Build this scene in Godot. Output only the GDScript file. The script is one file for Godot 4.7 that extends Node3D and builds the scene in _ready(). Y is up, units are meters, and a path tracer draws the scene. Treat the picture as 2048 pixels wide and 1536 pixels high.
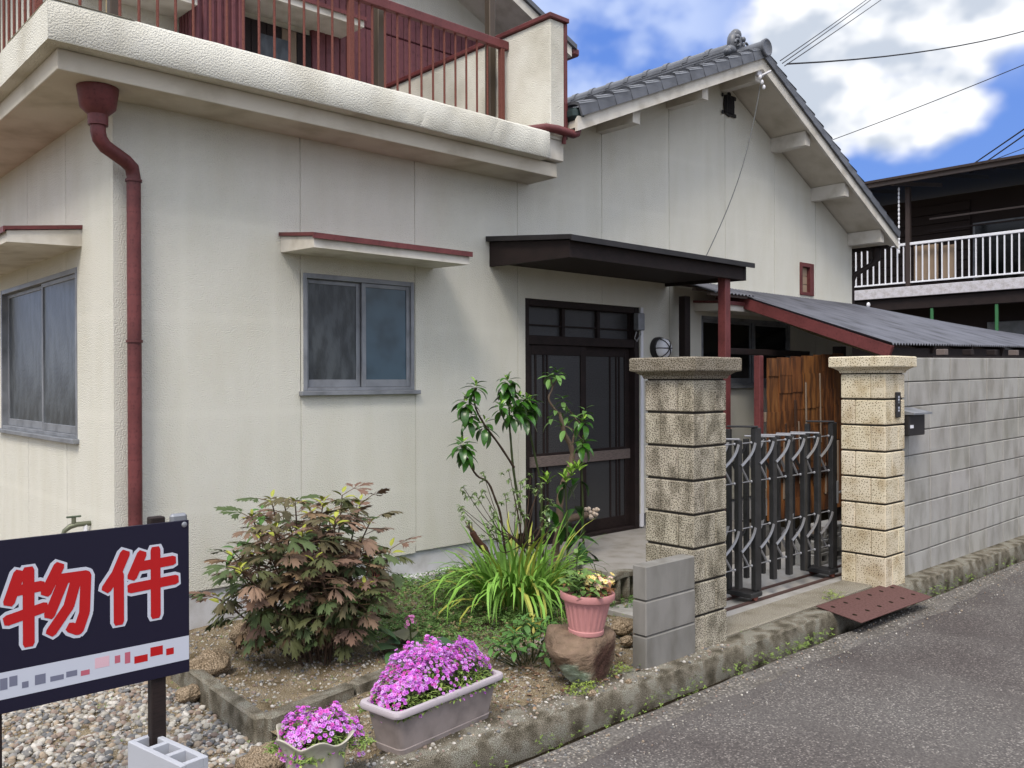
extends Node3D

# ---------------------------------------------------------------- mesh builder
class B:
	var v := PackedVector3Array()
	var n := PackedVector3Array()
	var c := PackedColorArray()
	var uv := PackedVector2Array()
	var col := Color.WHITE
	var mir := false

	func trin(p: Vector3, q: Vector3, r: Vector3, a: Vector3, b: Vector3, d: Vector3) -> void:
		v.append(p); v.append(r); v.append(q)
		n.append(a); n.append(d); n.append(b)
		for i in 3:
			c.append(col); uv.append(Vector2.ZERO)

	func tri(p: Vector3, q: Vector3, r: Vector3) -> void:
		var f := (q - p).cross(r - p).normalized()
		if mir:
			trin(p, r, q, -f, -f, -f)
		else:
			trin(p, q, r, f, f, f)

	func quad(p: Vector3, q: Vector3, r: Vector3, s: Vector3) -> void:
		tri(p, q, r)
		tri(p, r, s)

	func otri(p: Vector3, q: Vector3, r: Vector3, o: Vector3) -> void:
		if (q - p).cross(r - p).dot((p + q + r) / 3.0 - o) < 0.0:
			tri(p, r, q)
		else:
			tri(p, q, r)

	func oquad(p: Vector3, q: Vector3, r: Vector3, s: Vector3, o: Vector3) -> void:
		otri(p, q, r, o)
		otri(p, r, s, o)

	# box between two corners with chamfered edges, moved by t; sh shears y by x
	func box(a: Vector3, b: Vector3, bev := 0.0, t := Transform3D(), sh := 0.0) -> void:
		var m := (a + b) * 0.5
		var h := (b - a).abs() * 0.5
		var f := func(x: float, y: float, z: float) -> Vector3:
			var p := m + Vector3(x, y, z)
			p.y += sh * x
			return t * p
		var o := t * m
		if bev <= 0.0:
			for s in [-1.0, 1.0]:
				oquad(f.call(h.x * s, -h.y, -h.z), f.call(h.x * s, h.y, -h.z), f.call(h.x * s, h.y, h.z), f.call(h.x * s, -h.y, h.z), o)
				oquad(f.call(-h.x, h.y * s, -h.z), f.call(h.x, h.y * s, -h.z), f.call(h.x, h.y * s, h.z), f.call(-h.x, h.y * s, h.z), o)
				oquad(f.call(-h.x, -h.y, h.z * s), f.call(h.x, -h.y, h.z * s), f.call(h.x, h.y, h.z * s), f.call(-h.x, h.y, h.z * s), o)
			return
		var k := minf(bev, minf(h.x, minf(h.y, h.z)) * 0.8)
		var g := h - Vector3(k, k, k)
		for s in [-1.0, 1.0]:
			oquad(f.call(h.x * s, -g.y, -g.z), f.call(h.x * s, g.y, -g.z), f.call(h.x * s, g.y, g.z), f.call(h.x * s, -g.y, g.z), o)
			oquad(f.call(-g.x, h.y * s, -g.z), f.call(g.x, h.y * s, -g.z), f.call(g.x, h.y * s, g.z), f.call(-g.x, h.y * s, g.z), o)
			oquad(f.call(-g.x, -g.y, h.z * s), f.call(g.x, -g.y, h.z * s), f.call(g.x, g.y, h.z * s), f.call(-g.x, g.y, h.z * s), o)
			for u in [-1.0, 1.0]:
				oquad(f.call(h.x * s, g.y * u, -g.z), f.call(h.x * s, g.y * u, g.z), f.call(g.x * s, h.y * u, g.z), f.call(g.x * s, h.y * u, -g.z), o)
				oquad(f.call(h.x * s, -g.y, g.z * u), f.call(h.x * s, g.y, g.z * u), f.call(g.x * s, g.y, h.z * u), f.call(g.x * s, -g.y, h.z * u), o)
				oquad(f.call(-g.x, h.y * s, g.z * u), f.call(g.x, h.y * s, g.z * u), f.call(g.x, g.y * s, h.z * u), f.call(-g.x, g.y * s, h.z * u), o)
				for w in [-1.0, 1.0]:
					otri(f.call(h.x * s, g.y * u, g.z * w), f.call(g.x * s, h.y * u, g.z * w), f.call(g.x * s, g.y * u, h.z * w), o)

	# bar of rectangular section between two points
	func bar(p: Vector3, q: Vector3, w: float, h: float, up := Vector3.UP, bev := 0.0) -> void:
		var d := (q - p)
		var l := d.length()
		d /= l
		var x := up.cross(d)
		if x.length() < 0.01:
			x = Vector3.RIGHT.cross(d)
		x = x.normalized()
		var y := d.cross(x)
		box(Vector3(-w / 2, -h / 2, 0), Vector3(w / 2, h / 2, l), bev, Transform3D(Basis(x, y, d), p))

	func tube(pts: Array, rad: Array, sides := 8, caps := true) -> void:
		var rings := []
		var m := pts.size()
		var side := Vector3.ZERO
		for i in m:
			var d: Vector3 = (pts[mini(i + 1, m - 1)] - pts[maxi(i - 1, 0)]).normalized()
			if side == Vector3.ZERO:
				side = d.cross(Vector3.UP if absf(d.y) < 0.9 else Vector3.RIGHT).normalized()
			else:
				side = (side - d * side.dot(d)).normalized()
			var up := d.cross(side)
			var ring := []
			for k in sides:
				var a := TAU * k / sides
				ring.append(side * cos(a) + up * sin(a))
			rings.append(ring)
		for i in m - 1:
			var r0: float = rad[mini(i, rad.size() - 1)]
			var r1: float = rad[mini(i + 1, rad.size() - 1)]
			for k in sides:
				var k2 := (k + 1) % sides
				var a: Vector3 = rings[i][k]
				var b: Vector3 = rings[i][k2]
				var e: Vector3 = rings[i + 1][k2]
				var g: Vector3 = rings[i + 1][k]
				var pa: Vector3 = pts[i] + a * r0
				var pb: Vector3 = pts[i] + b * r0
				var pe: Vector3 = pts[i + 1] + e * r1
				var pg: Vector3 = pts[i + 1] + g * r1
				trin(pa, pb, pe, a, b, e)
				trin(pa, pe, pg, a, e, g)
		if caps:
			for s in 2:
				var i := 0 if s == 0 else m - 1
				var o: Vector3 = pts[1] if s == 0 else pts[m - 2]
				var r: float = rad[mini(i, rad.size() - 1)]
				for k in sides:
					otri(pts[i], pts[i] + rings[i][k] * r, pts[i] + rings[i][(k + 1) % sides] * r, o)

	# turned shape: profile of (radius, height); f(angle, height) scales the radius
	func lathe(prof: Array, sides: int, t := Transform3D(), f = null) -> void:
		var rows := []
		for p in prof:
			var row := []
			for k in sides:
				var a := TAU * k / sides
				var off := Vector2.ZERO
				if f != null:
					off = f.call(a, p)
				row.append(t * Vector3(cos(a) * (p.x + off.x), p.y + off.y, sin(a) * (p.x + off.x)))
			rows.append(row)
		for i in prof.size() - 1:
			for k in sides:
				var k2 := (k + 1) % sides
				quad(rows[i][k], rows[i + 1][k], rows[i + 1][k2], rows[i][k2])

	# polygon in the plane xy drawn out along z
	func prism(poly: PackedVector2Array, z0: float, z1: float, t := Transform3D()) -> void:
		mir = t.basis.determinant() < 0.0
		var idx := Geometry2D.triangulate_polygon(poly)
		var cw := Geometry2D.is_polygon_clockwise(poly)
		var lo := minf(z0, z1)
		var hi := maxf(z0, z1)
		for i in range(0, idx.size(), 3):
			var p := poly[idx[i]]
			var q := poly[idx[i + 1]]
			var r := poly[idx[i + 2]]
			if (q - p).cross(r - p) < 0.0:
				var s := q
				q = r
				r = s
			tri(t * Vector3(p.x, p.y, hi), t * Vector3(q.x, q.y, hi), t * Vector3(r.x, r.y, hi))
			tri(t * Vector3(p.x, p.y, lo), t * Vector3(r.x, r.y, lo), t * Vector3(q.x, q.y, lo))
		for i in poly.size():
			var p := poly[i]
			var q := poly[(i + 1) % poly.size()]
			if cw:
				var s := p
				p = q
				q = s
			quad(t * Vector3(p.x, p.y, hi), t * Vector3(p.x, p.y, lo), t * Vector3(q.x, q.y, lo), t * Vector3(q.x, q.y, hi))
		mir = false

	func ball(o: Vector3, r: Vector3, rows := 8, cols := 12, f = null, t := Transform3D()) -> void:
		var pts := []
		for i in rows + 1:
			var row := []
			for k in cols:
				var th := PI * i / rows
				var a := TAU * k / cols
				var d := Vector3(sin(th) * cos(a), cos(th), sin(th) * sin(a))
				var s := 1.0
				if f != null:
					s = f.call(d)
				row.append(t * (o + d * r * s))
			pts.append(row)
		for i in rows:
			for k in cols:
				var k2 := (k + 1) % cols
				var a: Vector3 = pts[i][k]
				var b: Vector3 = pts[i][k2]
				var g: Vector3 = pts[i + 1][k2]
				var e: Vector3 = pts[i + 1][k]
				if i > 0:
					tri(a, b, g)
				if i < rows - 1:
					tri(a, g, e)

	func smooth(limit := 0.5) -> void:
		var acc := {}
		for i in v.size():
			var key := Vector3i(v[i] * 2000.0)
			if not acc.has(key):
				acc[key] = []
			acc[key].append(i)
		var m := n.duplicate()
		for key in acc:
			for i in acc[key]:
				var s := Vector3.ZERO
				for j in acc[key]:
					if n[i].dot(n[j]) > limit:
						s += n[j]
				m[i] = s.normalized()
		n = m

	func mesh() -> ArrayMesh:
		var a := []
		a.resize(Mesh.ARRAY_MAX)
		a[Mesh.ARRAY_VERTEX] = v
		a[Mesh.ARRAY_NORMAL] = n
		a[Mesh.ARRAY_COLOR] = c
		a[Mesh.ARRAY_TEX_UV] = uv
		var m := ArrayMesh.new()
		m.add_surface_from_arrays(Mesh.PRIMITIVE_TRIANGLES, a)
		return m


# ---------------------------------------------------------------- names and nodes
var used := {}
var base := {}
var rng := RandomNumberGenerator.new()

func numbered(s: String, parent: Node) -> String:
	var key := [parent, s]
	used[key] = used.get(key, 0) + 1
	return s if used[key] == 1 else "%s_%03d" % [s, used[key] - 1]

func tag(o: Node, label: String, category: String, group := "") -> void:
	o.set_meta("label", label)
	o.set_meta("category", category)
	if group:
		o.set_meta("group", group)

func thing(called: String, label: String, category: String, at := Vector3.ZERO, group := "") -> Node3D:
	var o := Node3D.new()
	o.name = numbered(called, self)
	add_child(o, true)
	o.position = at
	base[o] = at
	tag(o, label, category, group)
	return o

# a mesh in world coordinates, as a part of a thing (or of the root)
func part(called: String, shape, m: Material, parent: Node = self, kind := "") -> MeshInstance3D:
	var o := MeshInstance3D.new()
	o.name = numbered(called, parent)
	o.mesh = shape.mesh() if shape is B else shape
	o.material_override = m
	parent.add_child(o, true)
	var off: Vector3 = base.get(parent, Vector3.ZERO)
	o.position = -off
	base[o] = Vector3.ZERO
	if kind:
		o.set_meta("kind", kind)
	return o

# a shared mesh at a place in the world
func piece(called: String, m: Mesh, mat_: Material, t: Transform3D, parent: Node) -> MeshInstance3D:
	var o := MeshInstance3D.new()
	o.name = numbered(called, parent)
	o.mesh = m
	o.material_override = mat_
	parent.add_child(o, true)
	t.origin -= base.get(parent, Vector3.ZERO)
	o.transform = t
	return o

func many(called: String, m: Mesh, mat_: Material, spots: Array, cols: Array, parent: Node = self) -> MultiMeshInstance3D:
	var mm := MultiMesh.new()
	mm.transform_format = MultiMesh.TRANSFORM_3D
	mm.use_colors = true
	mm.mesh = m
	mm.instance_count = spots.size()
	for i in spots.size():
		mm.set_instance_transform(i, spots[i])
		mm.set_instance_color(i, cols[i])
	var o := MultiMeshInstance3D.new()
	o.name = numbered(called, parent)
	o.multimesh = mm
	o.material_override = mat_
	parent.add_child(o, true)
	o.position = -base.get(parent, Vector3.ZERO)
	o.set_meta("kind", "stuff")
	return o

func struct(called: String, shape, m: Material) -> MeshInstance3D:
	return part(called, shape, m, self, "structure")

func bx(a: Vector3, b: Vector3, bev := 0.0) -> B:
	var s := B.new()
	s.box(a, b, bev)
	return s

func V(x: float, y: float, z: float) -> Vector3:
	return Vector3(x, y, z)

func lin(r: float, g: float, b: float) -> Color:
	return Color(r, g, b).srgb_to_linear()

# ---------------------------------------------------------------- textures and materials
var tex_seed := 7

func ntex(freq: float, oct: int, ramp: Array, size := 512, kind := FastNoiseLite.TYPE_SIMPLEX_SMOOTH, warp := 0.0, ret := 1) -> NoiseTexture2D:
	tex_seed += 1
	var fn := FastNoiseLite.new()
	fn.seed = tex_seed
	fn.noise_type = kind
	fn.frequency = freq
	fn.fractal_type = FastNoiseLite.FRACTAL_FBM if oct > 1 else FastNoiseLite.FRACTAL_NONE
	fn.fractal_octaves = oct
	fn.cellular_return_type = ret
	if warp > 0.0:
		fn.domain_warp_enabled = true
		fn.domain_warp_amplitude = warp
		fn.domain_warp_frequency = freq * 0.5
	var t := NoiseTexture2D.new()
	t.width = size
	t.height = size
	t.seamless = true
	t.seamless_blend_skirt = 0.2
	t.noise = fn
	if ramp.size():
		var g := Gradient.new()
		var offs := PackedFloat32Array()
		var cs := PackedColorArray()
		for r in ramp:
			offs.append(r[0])
			cs.append(r[1] if r[1] is Color else Color(r[1], r[1], r[1]))
		g.offsets = offs
		g.colors = cs
		t.color_ramp = g
	return t

# sc and dsc are repeats per metre
func mat(col: Color, rough: float, o := {}) -> StandardMaterial3D:
	var m := StandardMaterial3D.new()
	m.albedo_color = col
	m.roughness = rough
	m.metallic = o.get("metal", 0.0)
	m.metallic_specular = o.get("spec", 0.4)
	if o.get("vc", false):
		m.vertex_color_use_as_albedo = true
	if o.has("tex") or o.has("bump"):
		m.uv1_triplanar = true
		m.uv1_world_triplanar = true
		var s = o.get("sc", 1.0)
		m.uv1_scale = s if s is Vector3 else Vector3(s, s, s)
		m.uv1_triplanar_sharpness = 8.0
	if o.has("tex"):
		m.albedo_texture = o.tex
	if o.has("bump"):
		m.heightmap_enabled = true
		m.heightmap_texture = o.bump
		m.heightmap_scale = o.get("cm", 0.3)
	if o.has("det"):
		m.detail_enabled = true
		m.detail_albedo = o.det
		m.detail_blend_mode = BaseMaterial3D.BLEND_MODE_MUL
		m.detail_uv_layer = BaseMaterial3D.DETAIL_UV_2
		m.uv2_triplanar = true
		m.uv2_world_triplanar = true
		var d = o.get("dsc", 0.3)
		m.uv2_scale = d if d is Vector3 else Vector3(d, d, d)
		m.uv2_triplanar_sharpness = 8.0
	if o.has("back"):
		m.backlight_enabled = true
		m.backlight = o.back
	if o.get("two", true):
		m.cull_mode = BaseMaterial3D.CULL_DISABLED
	return m

var M := {}

func make_materials() -> void:
	var stucco_h := ntex(0.11, 3, [], 512)
	var stucco_c := ntex(0.09, 3, [], 512)
	var grainy := ntex(0.35, 2, [[0.0, 0.80], [0.5, 0.97], [1.0, 1.0]], 512)
	var blotch := ntex(0.006, 4, [[0.0, 0.80], [0.4, 0.93], [0.7, 1.0], [1.0, 1.0]], 512)
	var dirty := ntex(0.008, 5, [[0.0, Color(0.86, 0.85, 0.83)], [0.35, Color(0.95, 0.945, 0.935)], [0.6, Color(1, 1, 1)], [1.0, Color(1, 1, 1)]], 512)
	var streak := ntex(0.012, 4, [[0.0, Color(0.98, 0.975, 0.965)], [0.35, Color(0.99, 0.99, 0.985)], [0.6, Color(1, 1, 1)], [1.0, Color(1, 1, 1)]], 512)
	var fine_h := ntex(0.25, 3, [], 512)
	var coarse_h := ntex(0.05, 4, [], 512)
	M.stucco = mat(Color(0.855, 0.845, 0.80), 0.92, {"tex": grainy, "bump": stucco_h, "sc": 1.6, "cm": 0.5, "det": streak, "dsc": Vector3(0.55, 0.16, 0.55), "spec": 0.2})
	M.stucco_rough = mat(Color(0.875, 0.865, 0.82), 0.95, {"tex": grainy, "bump": stucco_c, "sc": 1.5, "cm": 0.5, "det": dirty, "dsc": 0.35, "spec": 0.2})
	M.soffit = mat(Color(0.82, 0.79, 0.73), 0.9, {"tex": grainy, "bump": fine_h, "sc": 1.5, "cm": 0.05, "det": dirty, "dsc": 0.5, "spec": 0.2})
	M.trim_white = mat(Color(0.85, 0.83, 0.79), 0.75, {"tex": grainy, "bump": fine_h, "sc": 1.5, "cm": 0.05, "det": dirty, "dsc": 0.8, "spec": 0.3})
	var flake := ntex(0.03, 5, [[0.0, Color(0.72, 0.66, 0.66)], [0.3, Color(0.95, 0.95, 0.95)], [0.7, Color(1, 1, 1)], [1.0, Color(1.0, 0.9, 0.86)]], 512)
	M.maroon = mat(Color(0.425, 0.225, 0.225), 0.5, {"tex": flake, "sc": 2.0, "bump": fine_h, "cm": 0.02, "det": blotch, "dsc": 1.0})
	M.rust = mat(Color(0.43, 0.255, 0.225), 0.75, {"tex": ntex(0.12, 4, [[0.0, Color(0.55, 0.45, 0.4)], [0.45, Color(0.95, 0.93, 0.9)], [0.6, Color(1, 1, 1)], [1.0, Color(1.0, 0.85, 0.7)]], 256), "sc": 3.0})
	M.cladding = mat(Color(0.42, 0.24, 0.26), 0.55, {"tex": flake, "sc": 0.7, "det": streak, "dsc": Vector3(2, 0.3, 2)})
	M.dark_wood = mat(Color(0.175, 0.125, 0.118), 0.7, {"tex": ntex(0.03, 4, [[0.0, 0.45], [0.5, 0.85], [1.0, 1.0]], 512), "sc": Vector3(1, 12, 12), "bump": fine_h, "cm": 0.05, "det": blotch, "dsc": 1.5})
	M.grey_wood = mat(Color(0.47, 0.42, 0.40), 0.75, {"tex": ntex(0.03, 4, [[0.0, 0.6], [0.5, 0.9], [1.0, 1.0]], 512), "sc": Vector3(1, 12, 12)})
	M.black_metal = mat(Color(0.16, 0.15, 0.155), 0.45, {"tex": blotch, "sc": 1.0})
	M.alu = mat(Color(0.55, 0.56, 0.58), 0.45, {"metal": 0.35, "tex": blotch, "sc": 1.3})
	M.bronze = mat(Color(0.33, 0.29, 0.25), 0.4, {"metal": 0.4})
	M.silver = mat(Color(0.60, 0.60, 0.61), 0.38, {"metal": 0.55})
	M.gate_dark = mat(Color(0.215, 0.215, 0.22), 0.42, {"metal": 0.35, "tex": blotch, "sc": 2.0})
	var frost_h := ntex(0.16, 2, [], 512)
	M.frost = mat(Color(0.30, 0.32, 0.335), 0.3, {"tex": ntex(0.018, 4, [[0.0, 0.55], [0.42, 0.75], [0.6, 0.9], [1.0, 1.0]], 512), "sc": Vector3(1.0, 0.35, 1.0), "bump": frost_h, "cm": 0.1, "spec": 0.5})
	M.frost_blue = mat(Color(0.27, 0.36, 0.42), 0.22, {"tex": ntex(0.008, 3, [[0.0, 0.75], [0.5, 0.92], [1.0, 1.0]], 512), "sc": 0.8, "bump": frost_h, "cm": 0.02, "spec": 0.5})
	M.dark_glass = mat(Color(0.075, 0.085, 0.085), 0.12, {"spec": 0.5})
	M.door_glass = mat(Color(0.255, 0.255, 0.26), 0.4, {"tex": ntex(0.10, 1, [[0.0, 0.35], [0.14, 0.45], [0.2, 1.0], [1.0, 1.0]], 512, FastNoiseLite.TYPE_CELLULAR), "sc": 1.6, "bump": frost_h, "cm": 0.05})
	M.concrete = mat(Color(0.64, 0.63, 0.615), 0.9, {"tex": grainy, "sc": 1.5, "bump": fine_h, "cm": 0.08, "det": dirty, "dsc": 0.7, "spec": 0.2})
	M.foundation = mat(Color(0.80, 0.80, 0.81), 0.9, {"tex": grainy, "sc": 1.5, "bump": fine_h, "cm": 0.08, "det": dirty, "dsc": 1.1, "spec": 0.2})
	M.porch = mat(Color(0.60, 0.585, 0.565), 0.85, {"tex": grainy, "sc": 1.5, "bump": fine_h, "cm": 0.05, "det": dirty, "dsc": 0.9, "spec": 0.2})
	var agg := ntex(0.10, 3, [[0.0, Color(0.30, 0.285, 0.26)], [0.35, Color(0.66, 0.64, 0.60)], [0.55, Color(0.84, 0.82, 0.78)], [0.72, Color(1, 0.99, 0.96)], [1.0, Color(1, 1, 1)]], 512)
	var lichen := ntex(0.012, 5, [[0.0, Color(0.45, 0.44, 0.40)], [0.35, Color(0.74, 0.73, 0.69)], [0.58, Color(0.90, 0.89, 0.86)], [0.70, Color(0.98, 1.0, 0.98)], [1.0, Color(1, 1, 1)]], 512)
	M.kerb = mat(Color(0.66, 0.645, 0.625), 0.95, {"tex": agg, "sc": 3.0, "bump": ntex(0.22, 3, [], 512), "cm": 0.5, "det": lichen, "dsc": 0.9, "spec": 0.2})
	M.slab = mat(Color(0.68, 0.665, 0.63), 0.95, {"tex": agg, "sc": 2.6, "bump": ntex(0.22, 3, [], 512), "cm": 0.35, "det": dirty, "dsc": 0.8, "spec": 0.2})
	M.dark_soil = mat(Color(0.20, 0.18, 0.15), 1.0, {"tex": agg, "sc": 2.0, "spec": 0.1})
	var gran := ntex(0.3, 2, [[0.0, 0.62], [0.4, 0.9], [1.0, 1.0]], 512)
	M.block = mat(Color(0.71, 0.70, 0.68), 0.95, {"tex": gran, "sc": 3.0, "bump": fine_h, "cm": 0.12, "det": ntex(0.010, 4, [[0.0, Color(0.82, 0.81, 0.79)], [0.4, Color(0.94, 0.94, 0.935)], [0.65, Color(1, 1, 1)], [1.0, Color(1, 1, 1)]], 512), "dsc": Vector3(0.8, 0.35, 0.8), "spec": 0.2, "vc": true})
	M.new_block = mat(Color(0.74, 0.75, 0.78), 0.95, {"tex": gran, "sc": 3.0, "bump": fine_h, "cm": 0.12, "spec": 0.2})
	var speck := ntex(0.050, 1, [[0.0, Color(0.24, 0.22, 0.19)], [0.10, Color(0.34, 0.31, 0.27)], [0.17, Color(0.95, 0.93, 0.89)], [0.5, Color(1, 0.99, 0.97)], [0.75, Color(0.91, 0.89, 0.85)], [1.0, Color(0.97, 0.96, 0.94)]], 512, FastNoiseLite.TYPE_CELLULAR)
	var speck2 := ntex(0.085, 1, [[0.0, Color(0.40, 0.385, 0.36)], [0.18, Color(0.50, 0.48, 0.45)], [0.32, Color(0.84, 0.825, 0.80)], [0.55, Color(1, 0.99, 0.97)], [0.8, Color(0.78, 0.765, 0.74)], [1.0, Color(0.92, 0.91, 0.89)]], 512, FastNoiseLite.TYPE_CELLULAR)
	M.tan_block = mat(Color(0.86, 0.83, 0.76), 0.95, {"tex": speck, "sc": 2.1, "bump": fine_h, "cm": 0.15, "det": ntex(0.010, 4, [[0.0, Color(0.84, 0.80, 0.74)], [0.4, Color(0.95, 0.94, 0.92)], [0.7, Color(1, 1, 1)], [1.0, Color(1, 1, 1)]], 512), "dsc": 0.9, "spec": 0.2, "vc": true})
	M.worn_block = mat(Color(0.755, 0.735, 0.685), 0.95, {"tex": speck2, "sc": 2.3, "bump": fine_h, "cm": 0.18, "det": ntex(0.014, 5, [[0.0, Color(0.62, 0.615, 0.60)], [0.35, Color(0.84, 0.835, 0.82)], [0.6, Color(1, 1, 1)], [1.0, Color(1, 1, 0.98)]], 512), "dsc": Vector3(1.1, 0.6, 1.1), "spec": 0.2, "vc": true})
	M.worn_cap = mat(Color(0.60, 0.575, 0.53), 0.95, {"tex": speck2, "sc": 2.3, "bump": fine_h, "cm": 0.2, "det": dirty, "dsc": 2.0, "spec": 0.2})
	M.mortar = mat(Color(0.25, 0.235, 0.22), 1.0, {"tex": grainy, "sc": 3.0, "spec": 0.1})
	M.mortar_grey = mat(Color(0.50, 0.49, 0.475), 1.0, {"tex": grainy, "sc": 3.0, "spec": 0.1})
	var stones := [[0.0, Color(0.52, 0.51, 0.51)], [0.35, Color(0.58, 0.57, 0.565)], [0.65, Color(0.64, 0.63, 0.62)], [0.88, Color(0.71, 0.70, 0.685)], [0.95, Color(0.88, 0.865, 0.84)], [1.0, Color(0.95, 0.94, 0.92)]]
	M.asphalt = mat(Color(0.625, 0.613, 0.602), 0.92, {"tex": ntex(0.15, 1, stones, 1024, FastNoiseLite.TYPE_CELLULAR, 0.0, 0), "sc": 0.9, "bump": ntex(0.15, 1, [], 512, FastNoiseLite.TYPE_CELLULAR), "cm": 0.10, "det": ntex(0.008, 4, [[0.0, Color(0.80, 0.775, 0.78)], [0.5, Color(0.93, 0.92, 0.92)], [1.0, Color(1, 1, 1)]], 512), "dsc": 0.16, "spec": 0.2})
	M.asphalt_edge = mat(Color(0.66, 0.645, 0.625), 0.95, {"tex": ntex(0.115, 1, stones, 1024, FastNoiseLite.TYPE_CELLULAR, 0.0, 0), "sc": 0.8, "bump": coarse_h, "cm": 0.35, "det": dirty, "dsc": 0.7, "spec": 0.2})
	M.road_edge = mat(Color(0.55, 0.53, 0.51), 0.95, {"tex": agg, "sc": 2.2, "bump": coarse_h, "cm": 0.6, "det": lichen, "dsc": 0.6, "spec": 0.2})
	M.soil = mat(Color(0.79, 0.745, 0.67), 1.0, {"tex": agg, "sc": 2.4, "bump": ntex(0.2, 3, [], 512), "cm": 0.9, "det": ntex(0.012, 4, [[0.0, Color(0.55, 0.52, 0.47)], [0.45, Color(0.88, 0.86, 0.82)], [1.0, Color(1, 1, 1)]], 512), "dsc": 0.8, "spec": 0.1})
	M.ground = mat(Color(0.40, 0.38, 0.33), 1.0, {"tex": agg, "sc": 1.0, "spec": 0.1})
	M.tile = mat(Color(0.375, 0.385, 0.41), 0.42, {"tex": grainy, "sc": 2.0, "det": blotch, "dsc": 1.2, "spec": 0.5, "vc": true})
	M.corrugated = mat(Color(0.40, 0.405, 0.44), 0.5, {"tex": grainy, "sc": 1.5, "det": ntex(0.012, 5, [[0.0, Color(0.55, 0.54, 0.53)], [0.4, Color(0.88, 0.88, 0.88)], [0.8, Color(1, 1, 1)], [1.0, Color(1, 1, 1)]], 512), "dsc": Vector3(0.5, 0.5, 0.25)})
	var wood := ntex(0.020, 4, [[0.0, Color(0.30, 0.21, 0.14)], [0.35, Color(0.46, 0.31, 0.185)], [0.55, Color(0.62, 0.42, 0.24)], [0.75, Color(0.68, 0.48, 0.28)], [1.0, Color(0.74, 0.56, 0.36)]], 512)
	M.plank = mat(Color(0.72, 0.68, 0.635), 0.6, {"tex": wood, "sc": Vector3(1.25, 0.22, 1.25), "bump": coarse_h, "cm": 0.3, "vc": true})
	M.rail = mat(Color(0.30, 0.22, 0.20), 0.7, {"tex": grainy, "sc": 3.0})
	M.bark_dark = mat(Color(0.24, 0.16, 0.11), 0.9, {"tex": grainy, "sc": Vector3(8, 0.8, 8)})
	M.plank_grey = mat(Color(0.50, 0.44, 0.38), 0.8, {"tex": grainy, "sc": Vector3(8, 0.6, 8)})
	M.steel = mat(Color(0.375, 0.265, 0.25), 0.75, {"tex": ntex(0.06, 5, [[0.0, Color(0.72, 0.66, 0.62)], [0.5, Color(0.95, 0.93, 0.92)], [1.0, Color(1, 1, 1)]], 512), "sc": 1.5, "bump": fine_h, "cm": 0.04})
	M.navy = mat(Color(0.085, 0.075, 0.155), 0.45, {"spec": 0.4})
	M.print_red = mat(Color(0.66, 0.075, 0.085), 0.5, {})
	M.print_white = mat(Color(0.72, 0.735, 0.78), 0.5, {})
	M.print_pink = mat(Color(0.68, 0.36, 0.42), 0.5, {})
	M.print_pale = mat(Color(0.80, 0.66, 0.70), 0.5, {})
	M.print_grey = mat(Color(0.42, 0.43, 0.50), 0.5, {})
	M.white_plastic = mat(Color(0.88, 0.88, 0.90), 0.4, {})
	M.cable = mat(Color(0.17, 0.17, 0.185), 0.7, {})
	M.grey_cable = mat(Color(0.42, 0.43, 0.43), 0.7, {})
	M.planter = mat(Color(0.60, 0.555, 0.54), 0.6, {"tex": grainy, "sc": 3.0, "det": blotch, "dsc": 2.0})
	M.planter_rim = mat(Color(0.72, 0.68, 0.70), 0.55, {"tex": grainy, "sc": 3.0})
	M.pot_cream = mat(Color(0.70, 0.68, 0.62), 0.6, {"tex": grainy, "sc": 3.0, "det": dirty, "dsc": 3.0})
	M.pot_pink = mat(Color(0.76, 0.535, 0.525), 0.55, {"tex": grainy, "sc": 3.0, "det": streak, "dsc": Vector3(6, 2, 6)})
	M.boulder = mat(Color(1, 1, 1), 0.95, {"tex": gran, "sc": 2.2, "bump": coarse_h, "cm": 0.5, "vc": true, "spec": 0.2})
	M.rock = mat(Color(0.66, 0.60, 0.53), 0.95, {"tex": agg, "sc": 2.0, "bump": coarse_h, "cm": 0.8, "det": dirty, "dsc": 3.0, "spec": 0.2})
	M.pebble = mat(Color(1, 1, 1), 0.85, {"vc": true, "spec": 0.3})
	M.bark = mat(Color(0.44, 0.375, 0.32), 0.95, {"tex": grainy, "sc": 4.0, "bump": fine_h, "cm": 0.2})
	M.twig = mat(Color(0.30, 0.235, 0.19), 0.95, {"tex": grainy, "sc": 4.0})
	M.green_stem = mat(Color(0.22, 0.26, 0.13), 0.7, {"tex": grainy, "sc": 4.0})
	M.leaf = mat(Color(1, 1, 1), 0.5, {"vc": true, "spec": 0.35, "back": Color(0.16, 0.22, 0.05)})
	M.leaf_gloss = mat(Color(1, 1, 1), 0.28, {"vc": true, "spec": 0.5, "back": Color(0.10, 0.16, 0.03), "tex": ntex(0.09, 2, [[0.0, Color(0.42, 0.62, 0.42)], [0.58, Color(0.55, 0.72, 0.48)], [0.70, Color(0.95, 1.0, 0.62)], [1.0, Color(1, 1, 0.65)]], 256), "sc": 7.0})
	M.leaf_brown = mat(Color(1, 1, 1), 0.6, {"vc": true, "spec": 0.3, "back": Color(0.14, 0.12, 0.05), "tex": grainy, "sc": 5.0})
	M.petal = mat(Color(1, 1, 1), 0.6, {"vc": true, "spec": 0.2, "back": Color(0.3, 0.12, 0.3)})
	M.ochre_wall = mat(Color(0.66, 0.60, 0.48), 0.95, {"tex": grainy, "bump": stucco_h, "sc": 1.5, "cm": 0.2, "det": dirty, "dsc": 0.8, "spec": 0.2})
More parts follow.
